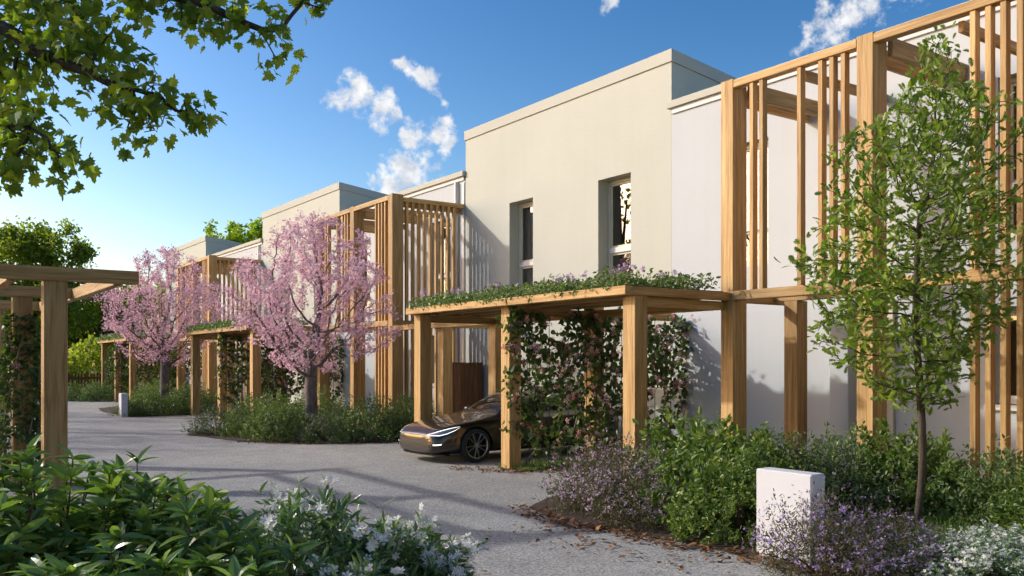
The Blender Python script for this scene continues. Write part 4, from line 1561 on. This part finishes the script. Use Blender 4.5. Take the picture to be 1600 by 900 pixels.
TS = T_simple(0.42, 0.12, 0.09)
shrub_kind('green', 1, 0.8, 0.8, 0.95, 6400, 0.062, TS, 'bright_shrub_leaf', clump=0.15)
shrub_kind('broad', 2, 0.85, 0.8, 0.9, 4200, 0.085, T_simple(0.5, 0.14, 0.1), 'bright_shrub_leaf', clump=0.17)
shrub_kind('dark', 3, 0.9, 0.9, 0.95, 5600, 0.065, TS, 'shrub_leaf', clump=0.15)
shrub_kind('grey', 4, 0.6, 0.6, 0.62, 4200, 0.05, T_simple(0.3, 0.05, 0.06), 'grey_shrub_leaf', 'mauve_petal', 260, 0.012, 0.16)
shrub_kind('bead', 5, 0.9, 0.9, 0.98, 7600, 0.055, T_simple(0.5, 0.1, 0.08), 'shrub_leaf', 'white_petal', 120, 0.01, 0.13)
shrub_kind('heath', 6, 0.75, 0.75, 0.68, 9500, 0.046, T_simple(0.26, 0.05, 0.05), 'heath_leaf', 'mauve_petal', 1700, 0.014, 0.24)
shrub_kind('aster', 7, 0.55, 0.6, 0.62, 6500, 0.042, T_simple(0.28, 0.05, 0.05), 'heath_leaf', 'lilac_petal', 1300, 0.014, 0.26)
shrub_kind('candytuft', 8, 0.6, 0.62, 0.4, 4600, 0.05, T_simple(0.28, 0.08, 0.05), 'dark_glossy_leaf', 'white_petal', 2200, 0.015, 0.1)

# near right bed
G1 = 'shrubs in the near right bed'
shrub('heath', 6.95, 7.75, 'low mauve-flowered bush at the tip of the near right bed', 1.05, 1.0, 0.3, G1)
shrub('heath', 6.6, 7.0, 'mauve-flowered bush next to the fallen leaves at the road edge', 0.85, 0.85, 1.3, G1)
shrub('broad', 7.2, 6.45, 'bright green broad-leaved bush left of the white pillar', 1.05, 1.0, 0.8, G1)
shrub('green', 6.75, 5.85, 'bright green leafy bush touching the left side of the white pillar', 0.8, 0.82, 2.0, G1)
shrub('broad', 7.9, 7.3, 'tall leafy bush below the big corner post of the screen', 1.1, 1.12, 2.4, G1)
shrub('grey', 8.35, 6.2, 'grey-green bush right behind the white pillar', 1.3, 1.25, 0.4, G1)
shrub('green', 8.2, 6.6, 'leafy green bush behind the white pillar, below the porch post', 1.0, 0.88, 1.1, G1)
shrub('aster', 6.12, 4.4, 'purple-flowered aster bush in front of the white pillar', 0.8, 0.88, 0.0, G1)
shrub('aster', 6.5, 4.12, 'purple-flowered aster bush right of the white pillar', 0.85, 0.72, 1.7, G1)
shrub('candytuft', 6.9, 3.45, 'low bush covered in white flowers at the bottom right corner', 1.2, 0.85, 0.5, G1)
shrub('candytuft', 7.6, 3.75, 'low white-flowered bush just below the oak trunk', 0.9, 0.72, 1.9, G1)
shrub('dark', 9.65, 4.55, 'dark green bush right of the oak trunk', 0.9, 0.85, 0.2, G1)
shrub('broad', 9.55, 5.75, 'yellowish green bush left of the oak trunk', 0.85, 1.02, 1.5, G1)
shrub('green', 9.3, 3.9, 'bright green bush at the right picture edge under the slats', 0.95, 0.9, 2.5, G1)
shrub('dark', 9.2, 6.35, 'dark bush at the foot of the screen middle post', 0.75, 0.9, 1.0, G1)
shrub('grey', 9.0, 7.6, 'grey-green bush at the foot of the porch post', 1.1, 1.1, 2.0, G1)
# bed round the nearer cherry tree
G2 = 'shrubs in the bed of the nearer cherry tree'
shrub('bead', 7.2, 19.2, 'big rounded green bush at the left foot of the nearer cherry tree', 1.05, 1.0, 0.1, G2)
shrub('bead', 7.0, 20.5, 'green bush beside the nearest post of the second carport', 0.9, 0.9, 1.1, G2)
shrub('grey', 6.45, 21.5, 'grey-green bush at the left end of the nearer cherry bed', 1.2, 1.0, 0.3, G2)
shrub('grey', 7.75, 17.95, 'grey bush with pale flowers at the front of the nearer cherry bed', 1.05, 0.9, 2.3, G2)
shrub('bead', 8.7, 17.95, 'wide green bush between the nearer cherry tree and the car', 1.0, 0.95, 2.6, G2)
shrub('bead', 9.6, 17.75, 'green bush next to the far front corner of the car', 0.9, 0.95, 0.8, G2)
shrub('bead', 8.6, 20.6, 'green bush hidden behind the nearer cherry trunk', 1.0, 1.05, 1.9, G2)
# bed round the far cherry tree
G3 = 'shrubs in the bed of the far cherry tree'
shrub('bead', 7.0, 30.6, 'green bush between the small white pillar and the far cherry trunk', 1.0, 0.95, 0.4, G3)
shrub('grey', 6.35, 30.3, 'small grey bush right beside the small white pillar', 0.9, 0.75, 1.4, G3)
shrub('bead', 8.6, 31.3, 'green bush right of the far cherry trunk', 1.05, 1.0, 2.4, G3)
shrub('bead', 7.9, 33.0, 'green bush behind the far cherry trunk', 1.15, 1.1, 0.9, G3)
shrub('bead', 7.6, 42.9, 'round bush at the foot of the picket fence', 0.95, 0.85, 1.2, 'shrubs at the end of the street')
shrub('bead', 6.9, 43.9, 'smaller round bush in front of the picket fence', 0.8, 0.8, 0.2, 'shrubs at the end of the street')


# foreground: large glossy-leaved shrubs
def rhodo(loc, label, seed, h, spread, nst, n_single=300, mat='glossy_leaf', leaf=(0.12, 0.2)):
    rng = np.random.default_rng(seed)
    o = empty('evergreen_shrub', loc, label, 'shrub', 'evergreen shrubs in the foreground')
    paths, B, D, Nn, S = [], [], [], [], []
    for s in range(nst):
        a = rng.uniform(0, 2 * math.pi)
        rr = spread * math.sqrt(rng.random())
        top = np.array([rr * math.cos(a), rr * math.sin(a), h * (1 - 0.35 * (rr / spread) ** 2) * rng.uniform(0.72, 1.06)])
        base = np.array([rr * .25 * math.cos(a), rr * .25 * math.sin(a), 0])
        midp = base * 0.5 + top * 0.5 + np.array([0, 0, -0.06]) + rng.normal(0, 0.03, 3)
        pts = [base * (1 - u) ** 2 + 2 * midp * u * (1 - u) + top * u * u for u in np.linspace(0, 1, 8)]
        paths.append(([tuple(q) for q in pts], list(np.linspace(0.012, 0.004, 8))))
        # whorls down the upper part of the stem
        u = 1.0
        while u > 0.3:
            q = base * (1 - u) ** 2 + 2 * midp * u * (1 - u) + top * u * u
            axis = (top - midp)
            axis = axis / np.linalg.norm(axis)
            n = rng.integers(5, 8) if u > 0.97 else rng.integers(2, 5)
            for k in range(n):
                an = 2.4 * k + rng.uniform(0, 0.8) + u * 9
                side = np.array([math.cos(an), math.sin(an), 0])
                up = rng.uniform(0.3, 1.3) if u > 0.9 else rng.uniform(-0.15, 0.7)
                d = side + axis * up + rng.normal(0, 0.3, 3)
                B.append(q)
                D.append(d)
                Nn.append(axis * 1.2 - side * up * 0.5 + rng.normal(0, 0.4, 3))
                S.append(rng.uniform(*leaf) * (0.85 if u > 0.97 else 1.0))
            u -= rng.uniform(0.05, 0.1)
    V, F = tubes(paths, 5)
    link('stems', np_mesh('stems', V, F, 'stem_bark', True), o)
    B, D, Nn, S = map(np.array, (B, D, Nn, S))
    foliage(o, loc, 'foliage', 'leaf', 'rhodo', T_fine(0.33, 0.24, 0.07, 6), B, frames(D, Nn), S, mat, n_single)
    return o


def fg(px, z):
    x, y, _ = ahead(px, z)
    return (x, y, 0)


rhodo(fg(70, 5.3), 'tall glossy broad-leaved shrub at the bottom left corner', 31, 1.16, 0.55, 38)
rhodo(fg(-40, 4.9), 'glossy broad-leaved shrub half outside the left picture edge', 36, 1.1, 0.45, 26, 200)
rhodo(fg(185, 5.6), 'glossy broad-leaved shrub in front of the big pergola post', 32, 1.08, 0.42, 28, 280)
rhodo(fg(290, 4.9), 'broad-leaved shrub between the tall corner shrub and the white flowers', 33, 0.92, 0.45, 34)
rhodo(fg(300, 5.9), 'broad-leaved shrub farthest back in the foreground bed', 37, 0.85, 0.4, 26, 200)
rhodo(fg(140, 4.3), 'broad-leaved shrub lowest in the bottom left corner', 34, 0.74, 0.5, 34, 260)
rhodo(fg(400, 4.7), 'dark broad-leaved shrub left of the white-flowered bush', 35, 0.76, 0.45, 30, 260)


def white_bush(loc, label, seed, rx, ry, h, n, nf, sc=1.0):
    rng = np.random.default_rng(seed)
    o = empty('flowering_shrub', loc, label, 'shrub', 'white-flowered bushes in the foreground')
    B, M, S, tips, rng = shrub_mesh(seed, rx, ry, h, n, 0.1, None, 0.12)
    foliage(o, loc, 'foliage', 'leaf', 'narrow', T_fine(0.24, 0.2, 0.05, 4), B, M, S, 'dark_glossy_leaf', 300)
    i = np.where(B[:, 2] > h * 0.3)[0]
    r = np.linalg.norm(B[i] / np.array([rx, ry, h]), axis=1)
    i = i[np.argsort(-r)[:int(len(i) * 0.45)]]
    heads = rng.choice(i, max(1, nf // 5))
    idx = np.repeat(heads, 5)
    FP = B[idx] * np.array([1.03, 1.03, 1.03]) + rng.normal(0, 0.026, (len(idx), 3)) + np.array([0, 0, 0.03])
    nrm = rnd_dirs(rng, len(idx), 1.0) + B[idx] / np.linalg.norm(B[idx], axis=1)[:, None]
    FM = frames(rnd_dirs(rng, len(idx)), nrm)
    foliage(o, loc, 'flowers', 'flower', 'wflower', T_flower(6, 0.5, 0.3), FP, FM, rng.uniform(0.055, 0.085, len(idx)), 'white_petal', 300)
    paths = []
    for k in range(18):
        q = B[rng.integers(0, len(B))] * 0.9
        paths.append(([(q[0] * .12, q[1] * .12, 0), (q[0] * .5, q[1] * .5, q[2] * .6), tuple(q)], [0.01, 0.007, 0.003]))
    V, F = tubes(paths, 5)
    link('stems', np_mesh('stems', V, F, 'stem_bark', True), o)


white_bush(fg(470, 5.6), 'large dark bush with white flowers in the foreground centre left', 51, 0.72, 0.62, 0.82, 5200, 150)
white_bush(fg(585, 5.9), 'lower white-flowered bush nearest the road', 52, 0.55, 0.5, 0.6, 3000, 320)
white_bush(fg(665, 6.1), 'smallest white-flowered bush at the tip of the foreground bed', 53, 0.36, 0.36, 0.48, 1200, 220)
white_bush(fg(500, 4.8), 'white-flowered bush along the bottom picture edge', 54, 0.5, 0.45, 0.58, 2600, 200)


# ------------------------------------------------------------------ planting on the carports and climbers
def roof_planting():
    rng = np.random.default_rng(61)
    L, D = 5.9, 1.85
    n = 9000
    P = np.stack([rng.random(n) * D, rng.random(n) * L, rng.random(n)], 1)
    hump = 0.12 + 0.07 * np.sin(P[:, 1] * 4.3) * np.sin(P[:, 0] * 5 + 1) + 0.05 * np.sin(P[:, 1] * 11 + 2)
    P[:, 2] = P[:, 2] ** 0.6 * (hump + 0.05)
    ov = rng.random(n) < 0.07
    P[ov, 0] = rng.uniform(-0.12, 0.02, ov.sum())
    P[ov, 2] = rng.uniform(-0.06, 0.08, ov.sum())
    M = frames(rnd_dirs(rng, n, 0.4), rnd_dirs(rng, n, 1.0))
    me = scatter_mesh('foliage', T_simple(0.5, 0.14, 0.1), P, M, rng.uniform(0.045, 0.085, n), 'shrub_leaf')
    k = 60
    H = np.stack([rng.random(k) * D * 0.6, rng.random(k) * L, 0.16 + rng.random(k) * 0.1], 1)
    idx = np.repeat(np.arange(k), 7)
    FP = H[idx] + rng.normal(0, 0.022, (len(idx), 3))
    FM = frames(rnd_dirs(rng, len(idx)), rnd_dirs(rng, len(idx), 1))
    fl = scatter_mesh('flowers', T_flower(5, 0.55, 0.4), FP, FM, rng.uniform(0.045, 0.08, len(idx)), 'mauve_petal')
    return me, fl


rp = roof_planting()
for dy, lab in ((0, 'green planting with lilac flowers on the near carport roof'), (15.1, 'green planting on the roof of the second carport'), (30.0, 'green planting on the roof of the far carport')):
    o = empty('roof_planting', (7.99, 8.8 + dy, 2.735), lab, 'planting', 'planted carport roofs')
    for nm, me in zip(('foliage', 'flowers'), rp):
        tag(link(nm, me, o), kind='stuff')


def vine_parts():
    """climber filling the wire trellis across the carport; local x along the trellis, z up"""
    rng = np.random.default_rng(71)
    L, H = 3.95, 2.55
    A = []
    while len(A) < 1250:
        x, z = rng.uniform(-0.1, L + 0.1), rng.uniform(0.25, H)
        low = 0.62 + 0.3 * math.sin(x * 2.1 + 0.4) + (0.35 if x < 0.5 else 0)
        dens = 1.0 if z > low + 0.35 else 0.22
        if math.sin(x * 3.9 + 1) * math.sin(z * 4.3 + x) > 0.3:
            dens *= 0.12
        if 2.2 < x < 2.7 and z < 1.6:
            dens *= 0.35
        if rng.random() < dens:
            A.append((x, rng.normal(0, 0.07), z))
    root = [(0.28, 0, 0), (0.36, 0.01, 0.12), (0.5, 0, 0.24), (0.58, 0, 0.4), (0.6, 0, 0.6)]
    root2 = [(0.75, 0, 0.3), (1.0, 0, 0.38), (1.25, 0.01, 0.45)]
    nodes = root + root2
    par = [-1, 0, 1, 2, 3, 2, 5, 6]
    nodes += [(2.1, 0.02, 0), (2.12, 0.02, 0.2), (3.3, 0.02, 0), (3.3, 0.02, 0.25)]
    par += [-1, 8, -1, 10]
    P, par = colonize(rng, nodes, par, A, 0.075, 0.7, 0.11, 90)
    me, rad, ch = skeleton_mesh(P, par, 0.0028, 2.3, 0.03, 5, 'stems', 'vine_bark')
    B, D = leaf_on_nodes(rng, P, rad, par, 0.02, 5, 0.06, 0.2, 0.5)
    n = len(B)
    M = frames(D, rnd_dirs(rng, n, 0.4) + np.array([0, -0.9, 0]))
    S = rng.uniform(0.07, 0.135, n)
    k = 230
    pick = rng.choice(n, k)
    idx = np.repeat(pick, 2)
    FP = B[idx] + rng.normal(0, 0.04, (len(idx), 3)) + np.array([0, -0.09, 0])
    FM = frames(rnd_dirs(rng, len(idx)), rnd_dirs(rng, len(idx)) * 0.7 + np.array([-0.3, -1, 0.2]))
    FS = rng.uniform(0.07, 0.125, len(idx))
    return me, B, M, S, FP, FM, FS


vs_, VB, VM, VS, VFP, VFM, VFS = vine_parts()
v = empty('climbing_vine', (8.1, 11.66, 0), 'flowering climber with pink blooms on wires in front of the dark car', 'vine', 'climbers on the carport trellises')
link('stems', vs_, v)
foliage(v, (8.1, 11.66, 0), 'foliage', 'leaf', 'vine', T_VINE, VB, VM, VS, 'vine_leaf', 300)
foliage(v, (8.1, 11.66, 0), 'flowers', 'flower', 'pflower', T_flower(5, 0.5, 0.6), VFP, VFM, VFS, 'pink_petal', 200)
vl = scatter_mesh('foliage', T_VINE, VB, VM, VS, 'vine_leaf')
vf = scatter_mesh('flowers', T_flower(5, 0.5, 0.6), VFP, VFM, VFS, 'pink_petal')
for dy, lab in ((15.1, 'climber with pink blooms inside the second carport'), (30.0, 'climber inside the far carport')):
    v = empty('climbing_vine', (8.1, 11.66 + dy, 0), lab, 'vine', 'climbers on the carport trellises')
    link('stems', vs_, v)
    tag(link('foliage', vl, v), kind='stuff')
    tag(link('flowers', vf, v), kind='stuff')


def post_climber(loc, label, seed, h, r, n, group='climbers on pergola posts'):
    rng = np.random.default_rng(seed)
    o = empty('post_climber', loc, label, 'vine', group)
    z = rng.random(n) ** 0.9 * h
    a = rng.uniform(0, 2 * math.pi, n)
    rr = r * (0.65 + 0.35 * rng.random(n)) * (1 - 0.35 * (z / h) ** 2) * (0.85 + 0.2 * np.sin(z * 7 + a))
    B = np.stack([rr * np.cos(a), rr * np.sin(a), z], 1)
    D = np.stack([np.cos(a), np.sin(a), -0.4 + 0 * a], 1) + rnd_dirs(rng, n) * 0.9
    M = frames(D, rnd_dirs(rng, n, 0.9))
    tag(link('foliage', scatter_mesh('foliage', T_VINE, B, M, rng.uniform(0.05, 0.095, n), 'vine_leaf'), o), kind='stuff')
    k = rng.choice(n, 90)
    FP = B[k] * np.array([1.12, 1.12, 1])
    tag(link('flowers', scatter_mesh('flowers', T_flower(5, 0.5, 0.5), FP, frames(rnd_dirs(rng, 90), D[k]), rng.uniform(0.05, 0.09, 90), 'pink_petal'), o), kind='stuff')
    paths = []
    for i in range(5):
        ph = rng.uniform(0, 6.28)
        paths.append(([(r * .7 * math.cos(ph + t * 2), r * .7 * math.sin(ph + t * 2), t * h * .9) for t in np.linspace(0, 1, 12)], list(np.linspace(0.014, 0.004, 12))))
    V, F = tubes(paths, 5)
    link('stems', np_mesh('stems', V, F, 'vine_bark', True), o)


post_climber((1.5, 13.9, 0), 'leafy climber with pale pink flowers wrapped round the second post of the open pergola', 81, 2.35, 0.34, 2400)
post_climber((1.3, 17.3, 0), 'leafy climber on the farthest post of the open pergola', 82, 2.2, 0.3, 1400)
post_climber((9.9, 27.2, 0), 'dark climber round a back post of the second carport', 83, 2.5, 0.4, 2000)
post_climber((8.4, 43.6, 0), 'dark climber beside the farthest carport post', 84, 2.3, 0.45, 1600)

# ------------------------------------------------------------------ ground litter and grass
rng = np.random.default_rng(91)


def along(pts, n, spread):
    pts = np.array(pts, float)
    seg = np.linalg.norm(np.diff(pts, axis=0), axis=1)
    cum = np.concatenate([[0], np.cumsum(seg)])
    t = rng.random(n) * cum[-1]
    k = np.clip(np.searchsorted(cum, t) - 1, 0, len(seg) - 1)
    u = (t - cum[k]) / seg[k]
    q = pts[k] * (1 - u)[:, None] + pts[k + 1] * u[:, None]
    return q + rng.normal(0, 1, (n, 2)) * np.array(spread)


XY = np.concatenate([
    along([(6.2, 2.6), (6.15, 5.0), (5.95, 6.4), (5.8, 7.6), (6.1, 8.5)], 900, (0.11, 0.12)),
    along([(5.6, 5.2), (5.4, 7.2)], 130, (0.28, 0.5)),
    along([(7.5, 12.3), (7.9, 11.4), (8.6, 11.0), (10, 11.0)], 420, (0.16, 0.16)),
    along([(6.2, 18.9), (7.2, 17.6), (9.0, 17.0)], 160, (0.12, 0.12)),
    along([(3.6, 5.5), (3.6, 6.6)], 60, (0.3, 0.4)),
    np.array([(2.75, 11.3), (2.9, 11.5), (2.85, 11.2), (2.65, 11.4), (3.1, 12.0), (2.95, 11.25), (3.05, 12.05), (3.1, 11.3), (3.0, 11.1), (3.15, 11.2)])])
n = len(XY)
P = np.concatenate([XY, 0.018 + 0.012 * rng.random((n, 1))], 1)
Dd = rnd_dirs(rng, n) * np.array([1, 1, 0.25])
M = frames(Dd, rnd_dirs(rng, n) * 0.35 + np.array([0, 0, 1]))
tag(link('fallen_leaves', scatter_mesh('fallen_leaves', T_VINE, P, M, rng.uniform(0.03, 0.075, n), 'dead_leaf')), 'dry brown leaves scattered along the bed edges and road', 'leaves', kind='stuff')


def grass_patch(boxes, n, h, label, name='grass'):
    P = []
    for x0, x1, y0, y1 in boxes:
        k = n // len(boxes)
        P.append(np.stack([rng.uniform(x0, x1, k), rng.uniform(y0, y1, k), np.full(k, 0.016)], 1))
    P = np.concatenate(P)
    k = len(P)
    M = frames(rnd_dirs(rng, k, 2.2), rnd_dirs(rng, k))
    tag(link(name, scatter_mesh(name, T_simple(0.12, 0.2, 0.02), P, M, h * rng.uniform(0.5, 1.3, k), 'grass_blade')), label, 'grass', kind='stuff')


grass_patch([(8.1, 12.0, 11.2, 12.1)], 9000, 0.06, 'strip of short grass below the flowering climber')
grass_patch([(7.2, 9.3, 3.8, 5.8)], 9000, 0.09, 'grass round the foot of the young oak')
grass_patch([(6.1, 8.2, 29.95, 32.5)], 4000, 0.07, 'grass round the far cherry tree')
